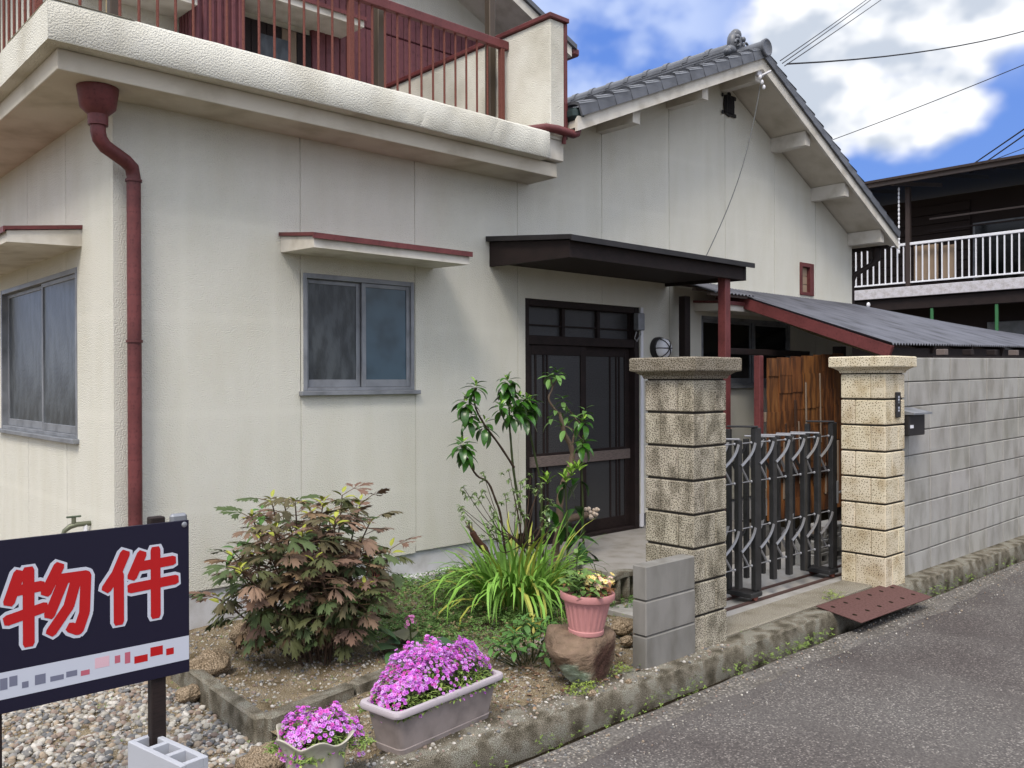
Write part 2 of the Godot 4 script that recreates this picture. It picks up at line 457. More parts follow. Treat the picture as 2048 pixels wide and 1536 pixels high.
	M.brown_wall = mat(Color(0.24, 0.20, 0.19), 0.8, {"tex": grainy, "sc": 1.0, "det": streak, "dsc": 0.8})
	M.peeling = mat(Color(0.78, 0.77, 0.79), 0.8, {"tex": flake, "sc": 3.0, "det": dirty, "dsc": 2.0})
	M.white_paint = mat(Color(0.86, 0.86, 0.88), 0.5, {})
	M.tan_panel = mat(Color(0.60, 0.52, 0.44), 0.8, {"tex": grainy, "sc": 1.0, "det": streak, "dsc": 1.0})
	M.green_pole = mat(Color(0.22, 0.42, 0.27), 0.5, {})

# ---------------------------------------------------------------- sky
func make_sky() -> Sky:
	var w := 2304
	var h := 1152
	var f := FastNoiseLite.new()
	f.seed = 11
	f.noise_type = FastNoiseLite.TYPE_SIMPLEX_SMOOTH
	f.frequency = 1.0
	f.fractal_octaves = 6
	f.fractal_gain = 0.52
	var data := PackedFloat32Array()
	data.resize(w * h * 3)
	# cloud banks: azimuth (0 = -z, 90 = +x), height, half sizes, strength
	var banks := [
		[66.5, 20.6, 7.4, 3.7, 1.0], [60.5, 20.6, 4.2, 3.6, 0.85], [62.0, 17.2, 4.6, 4.2, 0.85], [66.4, 15.6, 4.4, 2.5, 0.95], [71.0, 20.8, 3.4, 2.6, 0.7], [69.5, 17.2, 2.6, 1.6, 0.5]]
	var to_sun := V(-0.62, 0.95, 0.42).normalized()
	var i := 0
	for y in h:
		var el := 90.0 - (y + 0.5) * 180.0 / h
		var e := deg_to_rad(el)
		for x in w:
			var r := 0.20
			var g := 0.19
			var b := 0.17
			if el > -1.0:
				var az := (x + 0.5) * 360.0 / w
				var a := deg_to_rad(az)
				var d := Vector3(sin(a) * cos(e), sin(e), -cos(a) * cos(e))
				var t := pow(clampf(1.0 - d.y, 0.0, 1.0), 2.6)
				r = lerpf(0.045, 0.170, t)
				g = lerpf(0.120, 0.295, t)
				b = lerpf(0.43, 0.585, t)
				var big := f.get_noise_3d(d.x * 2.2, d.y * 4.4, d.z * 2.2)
				var bias := 0.42 + big * 0.9  # cover made dense outside the view to give the scene more light
				var near := 0.0
				if az > 36.0 and az < 84.0 and el < 32.0:
					var own := -0.75
					for k in banks:
						var q := Vector2((az - k[0]) / k[2], (el - k[1]) / k[3]).length()
						own = maxf(own, k[4] - q * q * 0.75)
					near = smoothstep(36.0, 42.0, az) * smoothstep(84.0, 78.0, az) * smoothstep(32.0, 27.0, el)
					bias = lerpf(bias, own, near)
				# thin veil of broken cloud at the left of the view
				if near > 0.0:
					var vl := f.get_noise_3d(d.x * 5.0 + 7.0, d.y * 8.0, d.z * 5.0) + 0.5 * f.get_noise_3d(d.x * 14.0, d.y * 22.0, d.z * 14.0)
					var va := 0.50 * near * smoothstep(-0.35, 0.45, vl) * smoothstep(15.5, 18.5, el) * (0.35 + 0.65 * smoothstep(60.0, 53.0, az) + 0.65 * smoothstep(70.0, 74.0, az))
					va = clampf(va, 0.0, 0.75)
					r = lerpf(r, 0.60, va)
					g = lerpf(g, 0.66, va)
					b = lerpf(b, 0.76, va)
				if bias > -0.75:
					var p := d * 9.0
					p.y *= 1.7
					var n1 := f.get_noise_3d(p.x, p.y, p.z)
					var dens := bias + n1 * lerpf(0.75, 0.58, near)
					var al := smoothstep(-0.10, 0.55, dens)
					if al > 0.0:
						# light comes from above: thick bases are greyer
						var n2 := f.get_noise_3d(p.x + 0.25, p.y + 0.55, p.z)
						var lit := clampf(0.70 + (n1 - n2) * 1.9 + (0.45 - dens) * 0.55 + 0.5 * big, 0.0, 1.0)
						# cloud brightening added out of view, overhead and sunward, to light the facade
						var light_boost := 1.0 + 1.05 * smoothstep(0.36, 0.85, d.y) + 1.15 * pow(maxf(d.dot(to_sun), 0.0), 3.0)
						var cr := lerpf(0.38, 0.70, lit) * light_boost
						var cg := lerpf(0.42, 0.705, lit) * light_boost
						var cb := lerpf(0.485, 0.715, lit) * light_boost
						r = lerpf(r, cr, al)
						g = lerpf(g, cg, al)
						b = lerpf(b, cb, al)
			data[i] = r
			data[i + 1] = g
			data[i + 2] = b
			i += 3
	var im := Image.create_from_data(w, h, false, Image.FORMAT_RGBF, data.to_byte_array())
	var pm := PanoramaSkyMaterial.new()
	pm.panorama = ImageTexture.create_from_image(im)
	var s := Sky.new()
	s.sky_material = pm
	return s

func _ready() -> void:
	rng.seed = 20240407
	var cam := Camera3D.new()
	cam.name = "camera"
	add_child(cam)
	cam.position = V(0, 1.70, 5.57)
	cam.rotation_degrees = V(-0.144, -42.43, -0.217)
	cam.fov = 47.13
	cam.near = 0.05
	cam.far = 600.0
	cam.current = true
	var we := WorldEnvironment.new()
	we.name = "world_environment"
	var env := Environment.new()
	env.background_mode = Environment.BG_SKY
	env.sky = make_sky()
	env.background_energy_multiplier = 1.0
	env.tonemap_mode = Environment.TONE_MAPPER_LINEAR
	env.tonemap_exposure = 1.63
	env.sdfgi_enabled = true
	env.ssao_enabled = true
	env.ssil_enabled = true
	we.environment = env
	add_child(we)
	var sun := DirectionalLight3D.new()
	sun.name = "sun"
	sun.light_color = Color(1.0, 0.96, 0.90)
	sun.light_energy = 0.5
	sun.light_angular_distance = 18.0
	sun.shadow_enabled = true
	add_child(sun)
	sun.look_at_from_position(Vector3.ZERO, -V(-0.62, 0.95, 0.42), Vector3.UP)
	make_materials()
	build_ground()
	build_house()
	build_lean_to()
	build_neighbour()
	build_walls()
	build_gate()
	build_yard_things()
	build_sign()
	build_plants()
	build_cables()

# ---------------------------------------------------------------- ground
func sheet(x0: float, x1: float, z0: float, z1: float, y: float, nx := 1, nz := 1, f = null) -> B:
	var s := B.new()
	for i in nx:
		for j in nz:
			var p := []
			for q in [[0, 0], [0, 1], [1, 1], [1, 0]]:
				var x: float = lerpf(x0, x1, float(i + q[0]) / nx)
				var z := lerpf(z0, z1, float(j + q[1]) / nz)
				p.append(V(x, y + (f.call(x, z) if f != null else 0.0), z))
			s.quad(p[0], p[1], p[2], p[3])
	return s

var soil_noise := FastNoiseLite.new()

func soil_y(x: float, z: float) -> float:
	var h := 0.085 + 0.03 * soil_noise.get_noise_2d(x * 2.0, z * 2.0) + 0.012 * soil_noise.get_noise_2d(x * 9.0, z * 9.0)
	h += 0.05 * smoothstep(1.6, 0.4, z) * smoothstep(2.6, 3.4, x)
	h += 0.02 * smoothstep(2.4, 2.0, z)
	return h

func gravel_y(x: float, z: float) -> float:
	return 0.03 + 0.02 * soil_noise.get_noise_2d(x * 3.0, z * 3.0)

func build_ground() -> void:
	soil_noise.seed = 5
	soil_noise.frequency = 0.5
	soil_noise.fractal_octaves = 3
	struct("ground", sheet(-150, 250, -250, 150, -0.42), M.ground)
	# street
	var road := B.new()
	for i in 30:
		for j in 8:
			var p := []
			for q in [[0, 0], [0, 1], [1, 1], [1, 0]]:
				var x: float = -14.0 + 1.6 * (i + q[0])
				var z: float = 2.86 + 0.55 * (j + q[1])
				p.append(V(x, 0.004 + 0.015 * sin((z - 2.86) / 4.4 * PI) + 0.004 * sin(x * 1.3 + z), z))
			road.quad(p[0], p[1], p[2], p[3])
	road.quad(V(-14, 0.004, 2.86), V(-14, -0.4, 2.86), V(34, -0.4, 2.86), V(34, 0.004, 2.86))
	road.smooth(0.5)
	struct("road", road, M.asphalt)
	# concrete lip between gutter and asphalt
	var lip := B.new()
	var fn := FastNoiseLite.new()
	fn.seed = 3
	fn.frequency = 1.6
	for i in 160:
		var xa := -6.0 + 0.15 * i
		var xb := xa + 0.15
		var za := 2.855 + 0.05 * fn.get_noise_1d(xa)
		var zb := 2.855 + 0.05 * fn.get_noise_1d(xb)
		var ia := 2.705 + 0.018 * fn.get_noise_1d(xa * 2.0 + 50.0)
		var ib := 2.705 + 0.018 * fn.get_noise_1d(xb * 2.0 + 50.0)
		lip.quad(V(xa, 0.0, ia), V(xa, 0.009, za - 0.03), V(xb, 0.009, zb - 0.03), V(xb, 0.0, ib))
		lip.quad(V(xa, 0.009, za - 0.03), V(xa, 0.0, za + 0.10), V(xb, 0.0, zb + 0.10), V(xb, 0.009, zb - 0.03))
		lip.quad(V(xa, -0.34, ia), V(xa, 0.0, ia), V(xb, 0.0, ib), V(xb, -0.34, ib))
	lip.smooth(0.7)
	struct("gutter_edge", lip, M.asphalt_edge)
	# gutter floor: silted up at the left, open at the right
	struct("gutter", sheet(-6, 18, 2.56, 2.75, 0.0, 120, 2, func(x, _z): return lerpf(-0.035, -0.26, smoothstep(4.3, 5.4, x)) + 0.012 * fn.get_noise_1d(x * 5.0)), M.dark_soil)
	# kerb along the gutter
	var kerb := B.new()
	var kx := -6.0
	while kx < 18.0:
		var prof := []
		for e in 2:
			var x := kx + 0.12 * e
			var w1 := 0.016 * fn.get_noise_1d(x * 1.7) + 0.007 * fn.get_noise_1d(x * 9.0)
			var w2 := 0.014 * fn.get_noise_1d(x * 2.3 + 90.0) + 0.006 * fn.get_noise_1d(x * 11.0)
			prof.append([V(x, 0.122, 2.44), V(x, 0.124 + w1 * 0.3, 2.600 + w1 * 0.6), V(x, 0.110 + w1 * 0.5, 2.620 + w1 * 0.6), V(x, 0.03, 2.628 + w2), V(x, -0.06, 2.618 - w2), V(x, -0.34, 2.62)])
		for k in 5:
			kerb.quad(prof[0][k], prof[0][k + 1], prof[1][k + 1], prof[1][k])
		kx += 0.12
	kerb.smooth(0.6)
	struct("kerb", kerb, M.kerb)
	# planted strip and gravel yard
	struct("garden_soil", sheet(1.9, 5.12, -0.06, 2.45, 0.0, 60, 46, soil_y), M.soil)
	struct("gravel_yard", sheet(-8, 1.95, -12, 2.45, 0.0, 60, 60, gravel_y), M.soil)
	# crumbling mortar skirt at the foot of the house
	var skirt := B.new()
	for i in 36:
		var pr := []
		for q in 2:
			var x: float = 3.30 + 0.05 * (i + q)
			var d := 0.10 + 0.05 * soil_noise.get_noise_1d(x * 30.0) + 0.10 * soil_noise.get_noise_1d(x * 7.0)
			pr.append([V(x, 0.20, -0.03), V(x, 0.185 + 0.01 * soil_noise.get_noise_1d(x * 40.0), d * 0.6), V(x, 0.10, d + 0.06)])
		for k in 2:
			skirt.quad(pr[0][k], pr[0][k + 1], pr[1][k + 1], pr[1][k])
	struct("mortar_skirt", skirt, M.foundation)
	# porch floor, entry path, forecourt
	struct("porch", bx(V(5.1, -0.1, -0.2), V(7.9, 0.245, 1.27), 0.012), M.porch)
	struct("entry_path", bx(V(4.58, -0.2, 1.275), V(18, 0.128, 2.22), 0.004), M.concrete)
	struct("side_ground", bx(V(7.905, -0.2, -0.1), V(18, 0.124, 1.27)), M.dark_soil)
	struct("entrance_slab", bx(V(4.575, -0.2, 2.225), V(6.552, 0.141, 2.47), 0.008), M.slab)
	# gravel
	var s := B.new()
	var fnb := FastNoiseLite.new()
	fnb.seed = 40
	fnb.frequency = 0.9
	s.ball(Vector3.ZERO, Vector3.ONE, 6, 9, func(d): return 1.0 + 0.28 * fnb.get_noise_3dv(d))
	s.smooth(0.3)
	var tones := [lin(0.58, 0.56, 0.52), lin(0.50, 0.49, 0.48), lin(0.66, 0.64, 0.60), lin(0.42, 0.42, 0.42), lin(0.60, 0.54, 0.47), lin(0.72, 0.70, 0.67), lin(0.52, 0.46, 0.42)]
	var sp := []
	var cs := []
	for i in 27000:
		var x := rng.randf_range(0.35, 1.86)
		var z := rng.randf_range(0.1, 2.44)
		var r := 0.005 + 0.0165 * pow(rng.randf(), 2.2)
		if i >= 14500:
			x = rng.randf_range(1.95, 4.5)
			z = rng.randf_range(0.0, 2.6)
			r = 0.003 + 0.009 * pow(rng.randf(), 3.0)
		var bs := Basis.from_euler(V(rng.randf_range(-0.4, 0.4), rng.randf() * TAU, rng.randf_range(-0.4, 0.4))) * Basis.from_scale(V(r, r * rng.randf_range(0.5, 0.8), r * rng.randf_range(0.65, 1.0))) * Basis.from_euler(V(0, rng.randf() * TAU, 0))
		var y := gravel_y(x, z) if x < 1.9 else (soil_y(x, z) if z < 2.45 else 0.122)
		sp.append(Transform3D(bs, V(x, y + r * 0.25, z)))
		cs.append(tones[rng.randi() % 7] * rng.randf_range(0.75, 1.1))
	# grit swept along the edge of the street
	for i in 1500:
		var x := rng.randf_range(1.6, 9.0)
		var z := 2.74 + 0.34 * pow(rng.randf(), 2.0)
		var r := 0.002 + 0.005 * pow(rng.randf(), 3.0)
		sp.append(Transform3D(Basis.from_euler(V(0, rng.randf() * TAU, 0)).scaled(Vector3.ONE * r), V(x, 0.010, z)))
		cs.append(tones[rng.randi() % 7] * rng.randf_range(0.7, 1.1))
	var g := many("gravel", s.mesh(), M.pebble, sp, cs)
	tag(g, "loose grey and tan gravel scattered over the yard and bed", "gravel")

# ---------------------------------------------------------------- house
var house: Node3D
const APEX := Vector2(8.24, 5.11)

func roof_top(x: float) -> float:       # deck top of the gable roof
	return APEX.y - 0.418 * (APEX.x - x) if x < APEX.x else APEX.y - 0.487 * (x - APEX.x)

func wall_top(x: float) -> float:
	return 3.42 if x < 5.3 else roof_top(x) - 0.10

# one siding panel from x0 to x1 with openings cut out, drawn back along z
func siding(x0: float, x1: float, y0: float, top, holes: Array, z0: float, z1: float, t := Transform3D()) -> B:
	var s := B.new()
	var xs := [x0, x1]
	for h in holes:
		for e in [h[0], h[1]]:
			if e > x0 + 0.001 and e < x1 - 0.001:
				xs.append(e)
	for e in [4.4, 5.3, APEX.x]:
		if e > x0 and e < x1 and top.call(e - 0.01) != top.call(e + 0.01):
			xs.append(e)
	xs.sort()
	for i in xs.size() - 1:
		var a: float = xs[i]
		var b: float = xs[i + 1]
		var cuts := []
		for h in holes:
			if h[0] < b - 0.001 and h[1] > a + 0.001:
				cuts.append(h)
		cuts.sort_custom(func(p, q): return p[2] < q[2])
		var y := y0
		for h in cuts:
			if h[2] > y:
				s.box(V(a, y, z0), V(b, h[2], z1), 0.0, t)
			y = h[3]
		s.prism(PackedVector2Array([Vector2(a, y), Vector2(b, y), Vector2(b, top.call(b - 0.001)), Vector2(a, top.call(a + 0.001))]), z0, z1, t)
	return s

# aluminium sliding window set in a wall whose outside looks along +z of t
func window(parent: Node, x0: float, x1: float, y0: float, y1: float, splits: Array, glass: Array, t := Transform3D(), sill := true) -> MeshInstance3D:
	var f := B.new()
	var d := -0.075
	f.box(V(x0, y0, d), V(x0 + 0.03, y1, 0.006), 0.002, t)
	f.box(V(x1 - 0.03, y0, d), V(x1, y1, 0.006), 0.002, t)
	f.box(V(x0 + 0.031, y1 - 0.035, d), V(x1 - 0.031, y1, 0.004), 0.002, t)
	f.box(V(x0 + 0.031, y0, d), V(x1 - 0.031, y0 + 0.025, 0.003), 0.002, t)
	if sill:
		f.box(V(x0 - 0.035, y0 - 0.032, -0.01), V(x1 + 0.035, y0 - 0.001, 0.045), 0.003, t)
	var w := part("window", f, M.alu, parent)
	for i in splits.size() - 1:
		var a: float = splits[i]
		var b: float = splits[i + 1]
		var z := -0.022 if i % 2 == 1 else -0.05
		var s := B.new()
		var e := 0.034
		var lo := y0 + 0.026
		var hi := y1 - 0.036
		s.box(V(a, lo, z - 0.012), V(a + e, hi, z + 0.012), 0.002, t)
		s.box(V(b - e, lo, z - 0.012), V(b, hi, z + 0.012), 0.002, t)
		s.box(V(a + e + 0.001, lo, z - 0.012), V(b - e - 0.001, lo + 0.055, z + 0.011), 0.002, t)
		s.box(V(a + e + 0.001, hi - 0.03, z - 0.012), V(b - e - 0.001, hi, z + 0.011), 0.002, t)
		part("sash", s, M.alu, w)
		var g := B.new()
		g.box(V(a + e, lo + 0.055, z - 0.003), V(b - e, hi - 0.03, z + 0.003), 0.0, t)
		part("pane", g, glass[i], w)
	var back := B.new()
	back.box(V(x0, y0, -0.30), V(x1, y1, -0.24), 0.0, t)
	part("dark_room", back, M.dark_wood, w)
	return w

# small wedge roof over a window; t turns it on to another wall
func awning(parent: Node, x0: float, x1: float, yb: float, d: float, drop: float, t := Transform3D()) -> void:
	var s := B.new()
	s.prism(PackedVector2Array([Vector2(0, yb + 0.015), Vector2(d, yb), Vector2(d, yb + 0.07), Vector2(0, yb + 0.07 + drop)]), x0, x1, t * Transform3D(Basis(V(0, 0, 1), V(0, 1, 0), V(1, 0, 0)), Vector3.ZERO))
	var body := part("awning", s, M.trim_white, parent)
	var c := B.new()
	c.prism(PackedVector2Array([Vector2(0, yb + 0.073 + drop), Vector2(d + 0.012, yb + 0.073), Vector2(d + 0.012, yb + 0.058), Vector2(d + 0.022, yb + 0.058), Vector2(d + 0.022, yb + 0.095), Vector2(0, yb + 0.098 + drop)]), x0 - 0.015, x1 + 0.015, t * Transform3D(Basis(V(0, 0, 1), V(0, 1, 0), V(1, 0, 0)), Vector3.ZERO))
	part("cap", c, M.maroon, body)

func build_house() -> void:
	house = thing("house", "cream stuccoed house with red trimmed roof terrace and grey tiled gable", "house", V(6.4, 0.1, -2.5))
	var left_t := Transform3D(Basis(V(0, 0, 1), V(0, 1, 0), V(-1, 0, 0)), V(1.82, 0, 0))   # local x = world z, outside looks to -x
	# front siding
	var xs := [1.82, 3.08, 4.07, 5.16, 6.25, 7.28, 8.28, 9.29, 10.25, 11.2]
	var holes := [[3.10, 4.06, 1.64, 2.475], [5.25, 6.81, 0.0, 2.43], [7.83, 9.63, 1.65, 2.40], [9.87, 10.17, 2.76, 3.14]]
	for i in 9:
		var g := 0.004
		var y0: float = 0.355 + 0.012 * (xs[i] - 1.82) if i < 3 else 0.39
		if i == 6:
			part("wall_panel", siding(xs[i] + g, xs[i + 1] - g, y0, func(_x): return 1.65, [], -0.06, 0.0), M.stucco, house)
			y0 = 2.40
		part("wall_panel", siding(xs[i] + (g if i > 0 else 0.0), xs[i + 1] - (g if i < 8 else 0.0), y0, wall_top, holes, -0.06, 0.0), M.stucco, house)
	for q in joint_strips(xs, holes):
		part("joint_filler", bx(q[0], q[1]), M.stucco, house)
	# left wall
	var lh := [[-2.75, -0.71, 1.33, 2.475]]
	var ls := [-4.2, -2.9, -1.93, -0.95, -0.062]
	for i in 4:
		if i == 2:
			part("side_wall_panel", siding(ls[i] + 0.003, ls[i + 1] - 0.003, 0.355, func(_x): return 1.33, [], -0.06, 0.0, left_t), M.stucco, house)
			part("side_wall_panel", siding(ls[i] + 0.003, ls[i + 1] - 0.003, 2.475, func(_x): return 3.42, [], -0.06, 0.0, left_t), M.stucco, house)
			continue
		part("side_wall_panel", siding(ls[i] + 0.003, ls[i + 1] - (0.003 if i < 3 else 0.0), 0.355, func(_x): return 3.42, lh, -0.06, 0.0, left_t), M.stucco, house)
	# other walls close the house
	part("rear_wall", bx(V(1.82, 0.1, -6.5), V(11.2, 3.6, -6.4)), M.stucco, house)
	part("side_wall", bx(V(11.12, 0.39, -6.39), V(11.2, roof_top(11.2) - 0.12, -0.062)), M.stucco, house)
	part("side_wall", bx(V(1.82, 0.39, -6.39), V(1.88, 3.42, -4.21)), M.stucco, house)
	# foundation
	var fo := B.new()
	fo.box(V(1.85, -0.1, -0.2), V(3.66, 0.353, -0.022), 0.004)
	fo.box(V(3.80, -0.1, -0.2), V(5.1, 0.375, -0.022), 0.004)
	fo.box(V(3.66, -0.1, -0.2), V(3.80, 0.16, -0.022))
	fo.box(V(1.85, -0.1, -6.3), V(1.95, 0.353, -0.2))
	fo.box(V(7.0, -0.1, -0.2), V(11.17, 0.388, -0.022))
	var fd := part("foundation", fo, M.foundation, house)
	var vent := B.new()
	vent.box(V(3.66, 0.16, -0.10), V(3.80, 0.37, -0.085))
	var gr := B.new()
	for k in 7:
		gr.bar(V(3.664, 0.17 + k * 0.032, -0.03), V(3.796, 0.17 + k * 0.032, -0.03), 0.004, 0.004)
		gr.bar(V(3.67 + k * 0.02, 0.162, -0.034), V(3.67 + k * 0.02, 0.368, -0.034), 0.004, 0.004)
	part("floor_vent", vent, M.dark_wood, fd)
	part("vent_grille", gr, M.rust, fd)
	windows_and_door(left_t)
	terrace()
	upper_floor()
	gable_roof()
	canopy()
	pipes()

func joint_strips(xs: Array, holes: Array) -> Array:
	var s := []
	for i in range(1, 9):
		var x: float = xs[i]
		var y := 0.42
		var cuts := []
		for h in holes:
			if h[0] < x + 0.03 and h[1] > x - 0.03:
				cuts.append(h)
		for h in cuts:
			if h[2] > y:
				s.append([V(x - 0.0045, y, -0.058), V(x + 0.0045, h[2], -0.005)])
			y = h[3]
		s.append([V(x - 0.0045, y, -0.058), V(x + 0.0045, wall_top(x) - 0.16 if x > 5.3 else 3.41, -0.005)])
	return s

func windows_and_door(left_t: Transform3D) -> void:
	window(house, 3.10, 4.06, 1.64, 2.475, [3.13, 3.595, 4.03], [M.frost, M.frost_blue])
	awning(house, 2.93, 4.25, 2.585, 0.45, 0.055)
	window(house, -2.75, -0.71, 1.33, 2.475, [-2.72, -1.60, -0.74], [M.frost, M.frost], left_t)
	awning(house, -3.0, -0.60, 2.585, 0.44, 0.055, left_t)
	window(house, 7.83, 9.63, 1.65, 2.40, [7.86, 8.86, 9.60], [M.dark_glass, M.dark_glass])
	awning(house, 7.70, 9.80, 2.425, 0.40, 0.03)
	# little red framed window high on the gable wall
	var f := B.new()
	f.box(V(9.86, 2.75, -0.05), V(9.905, 3.15, 0.018), 0.003)
	f.box(V(10.09, 2.75, -0.05), V(10.18, 3.15, 0.018), 0.003)
	f.box(V(9.906, 3.10, -0.05), V(10.089, 3.15, 0.016), 0.003)
	f.box(V(9.906, 2.75, -0.05), V(10.089, 2.79, 0.016), 0.003)
	var w := part("small_window", f, M.maroon, house)
	for k in 3:
		part("pane", bx(V(9.905, 2.79 + k * 0.104, -0.04), V(10.09, 2.888 + k * 0.104, -0.03)), M.tan_panel, w)
	# turtle shaped black vent under the ridge
	var v := B.new()
	var o := V(8.335, 4.74, 0.008)
	v.prism(PackedVector2Array([Vector2(-0.08, -0.10), Vector2(0.0, -0.125), Vector2(0.08, -0.10), Vector2(0.095, 0.0), Vector2(0.08, 0.10), Vector2(0.0, 0.12), Vector2(-0.08, 0.10), Vector2(-0.095, 0.0)]), 0.0, 0.02, Transform3D(Basis(), o))
	for s in [-1, 1]:
		for u in [-1, 1]:
			v.box(o + V(s * 0.075 - 0.03, u * 0.095 - 0.022, 0.001), o + V(s * 0.105 + 0.03 * s, u * 0.095 + 0.022, 0.018), 0.008)
	v.box(o + V(-0.025, 0.10, 0.0), o + V(0.025, 0.15, 0.018), 0.008)
	var gv := part("gable_vent", v, M.black_metal, house)
	for k in 5:
		part("vent_bar", bx(o + V(-0.066 + k * 0.033 - 0.008, -0.095, 0.021), o + V(-0.066 + k * 0.033 + 0.008, 0.10 + (0.03 if k == 2 else 0.0), 0.034), 0.004), M.black_metal, gv)
	# entrance: frame, transom, two sliding doors
	var d := B.new()
	d.box(V(5.25, 0.245, -0.14), V(5.31, 2.43, -0.012), 0.003)
	d.box(V(6.745, 0.245, -0.14), V(6.81, 2.43, -0.012), 0.003)
	d.box(V(5.311, 2.37, -0.14), V(6.744, 2.43, -0.014), 0.003)
	d.box(V(5.311, 2.03, -0.14), V(6.744, 2.11, -0.016), 0.003)
	d.box(V(5.311, 0.245, -0.14), V(6.744, 0.275, -0.016), 0.002)
	var df := part("door_frame", d, M.dark_wood, house)
	for k in 3:
		var xa := 5.311 + k * 0.478
		part("transom_pane", bx(V(xa + 0.02, 2.111, -0.10), V(xa + 0.458, 2.369, -0.094)), M.door_glass, df)
		var b := B.new()
		b.box(V(xa, 2.111, -0.11), V(xa + 0.019, 2.369, -0.06))
		b.box(V(xa + 0.459, 2.111, -0.11), V(xa + 0.4775, 2.369, -0.06))
		b.box(V(xa + 0.02, 2.20, -0.085), V(xa + 0.458, 2.212, -0.07))
		part("transom_bar", b, M.dark_wood, df)
	part("dark_room", bx(V(5.25, 0.245, -0.30), V(6.81, 2.43, -0.25)), M.dark_wood, df)
	for k in 2:
		var x0 := 5.312 if k == 0 else 5.99
		var x1 := 6.07 if k == 0 else 6.743
		var z := -0.058 if k == 0 else -0.098
		var s := B.new()
		s.box(V(x0, 0.277, z - 0.016), V(x0 + 0.055, 2.028, z + 0.016), 0.002)
		s.box(V(x1 - 0.07, 0.277, z - 0.016), V(x1, 2.028, z + 0.016), 0.002)
		s.box(V(x0 + 0.056, 1.94, z - 0.016), V(x1 - 0.071, 2.028, z + 0.015), 0.002)
		s.box(V(x0 + 0.056, 0.277, z - 0.016), V(x1 - 0.071, 0.385, z + 0.015), 0.002)
		s.box(V(x0 + 0.056, 1.03, z - 0.016), V(x1 - 0.071, 1.06, z + 0.014), 0.002)
		var leaf := part("sliding_door", s, M.dark_wood, house)
		var h := B.new()
		h.box(V(x0 + 0.002, 0.94, z - 0.01), V(x1 - 0.002, 1.035, z + 0.026), 0.003)
		part("door_rail", h, M.grey_wood, leaf)
		part("pane", bx(V(x0 + 0.055, 1.06, z - 0.004), V(x1 - 0.07, 1.94, z + 0.002)), M.door_glass, leaf)
		part("pane", bx(V(x0 + 0.055, 0.385, z - 0.004), V(x1 - 0.07, 0.94, z + 0.002)), M.door_glass, leaf)
		for x in ([x0 + 0.10, x0 + 0.20, x0 + 0.245] if k == 0 else [x1 - 0.29, x1 - 0.20, x1 - 0.155]):
			part("glazing_bar", bx(V(x, 1.0605, z + 0.002), V(x + 0.018, 1.9395, z + 0.012)), M.dark_wood, leaf)
			part("glazing_bar", bx(V(x, 0.3855, z + 0.002), V(x + 0.018, 0.9395, z + 0.012)), M.dark_wood, leaf)
	# small grey meter box, lock bracket, globe lamp beside the door
	var mb := part("meter_box", bx(V(6.72, 2.20, -0.011), V(6.815, 2.37, 0.06), 0.008), M.alu, house)
	var lk := B.new()
	lk.tube([V(6.73, 2.185, 0.02), V(6.70, 2.12, 0.02), V(6.74, 2.09, 0.02)], [0.006], 6)
	lk.tube([V(6.80, 2.17, 0.02), V(6.74, 2.10, 0.02)], [0.006], 6)
	part("latch_bracket", lk, M.silver, mb)
	part("door_trim", bx(V(6.812, 0.26, -0.03), V(6.85, 2.43, 0.012), 0.003), M.white_paint, house)
	var lp := B.new()
	var lt := Transform3D(Basis(V(1, 0, 0), V(0, 0, 1), V(0, -1, 0)), V(7.075, 2.03, 0.0))
	lp.lathe([Vector2(0.0, 0.0), Vector2(0.115, 0.0), Vector2(0.118, 0.03), Vector2(0.112, 0.055), Vector2(0.10, 0.06), Vector2(0.0, 0.06)], 24, lt)
	lp.smooth(0.6)
	var lamp := part("wall_lamp", lp, M.black_metal, house)
	var gl := B.new()
	gl.lathe([Vector2(0.096, 0.061), Vector2(0.098, 0.085), Vector2(0.088, 0.115), Vector2(0.066, 0.138), Vector2(0.035, 0.15), Vector2(0.0, 0.153)], 24, lt)
	gl.smooth(0.2)
	part("lamp_globe", gl, M.white_plastic, lamp)
	var cg := B.new()
	for k in 3:
		var a := PI * k / 3.0 + 0.0
		var pts := []
		for j in 13:
			var q := PI * j / 12.0
			pts.append(lt * V(cos(q) * 0.108 * cos(a), 0.055 + sin(q) * 0.108, cos(q) * 0.108 * sin(a)))
		cg.tube(pts, [0.0055], 6)
	part("lamp_cage", cg, M.black_metal, lamp)

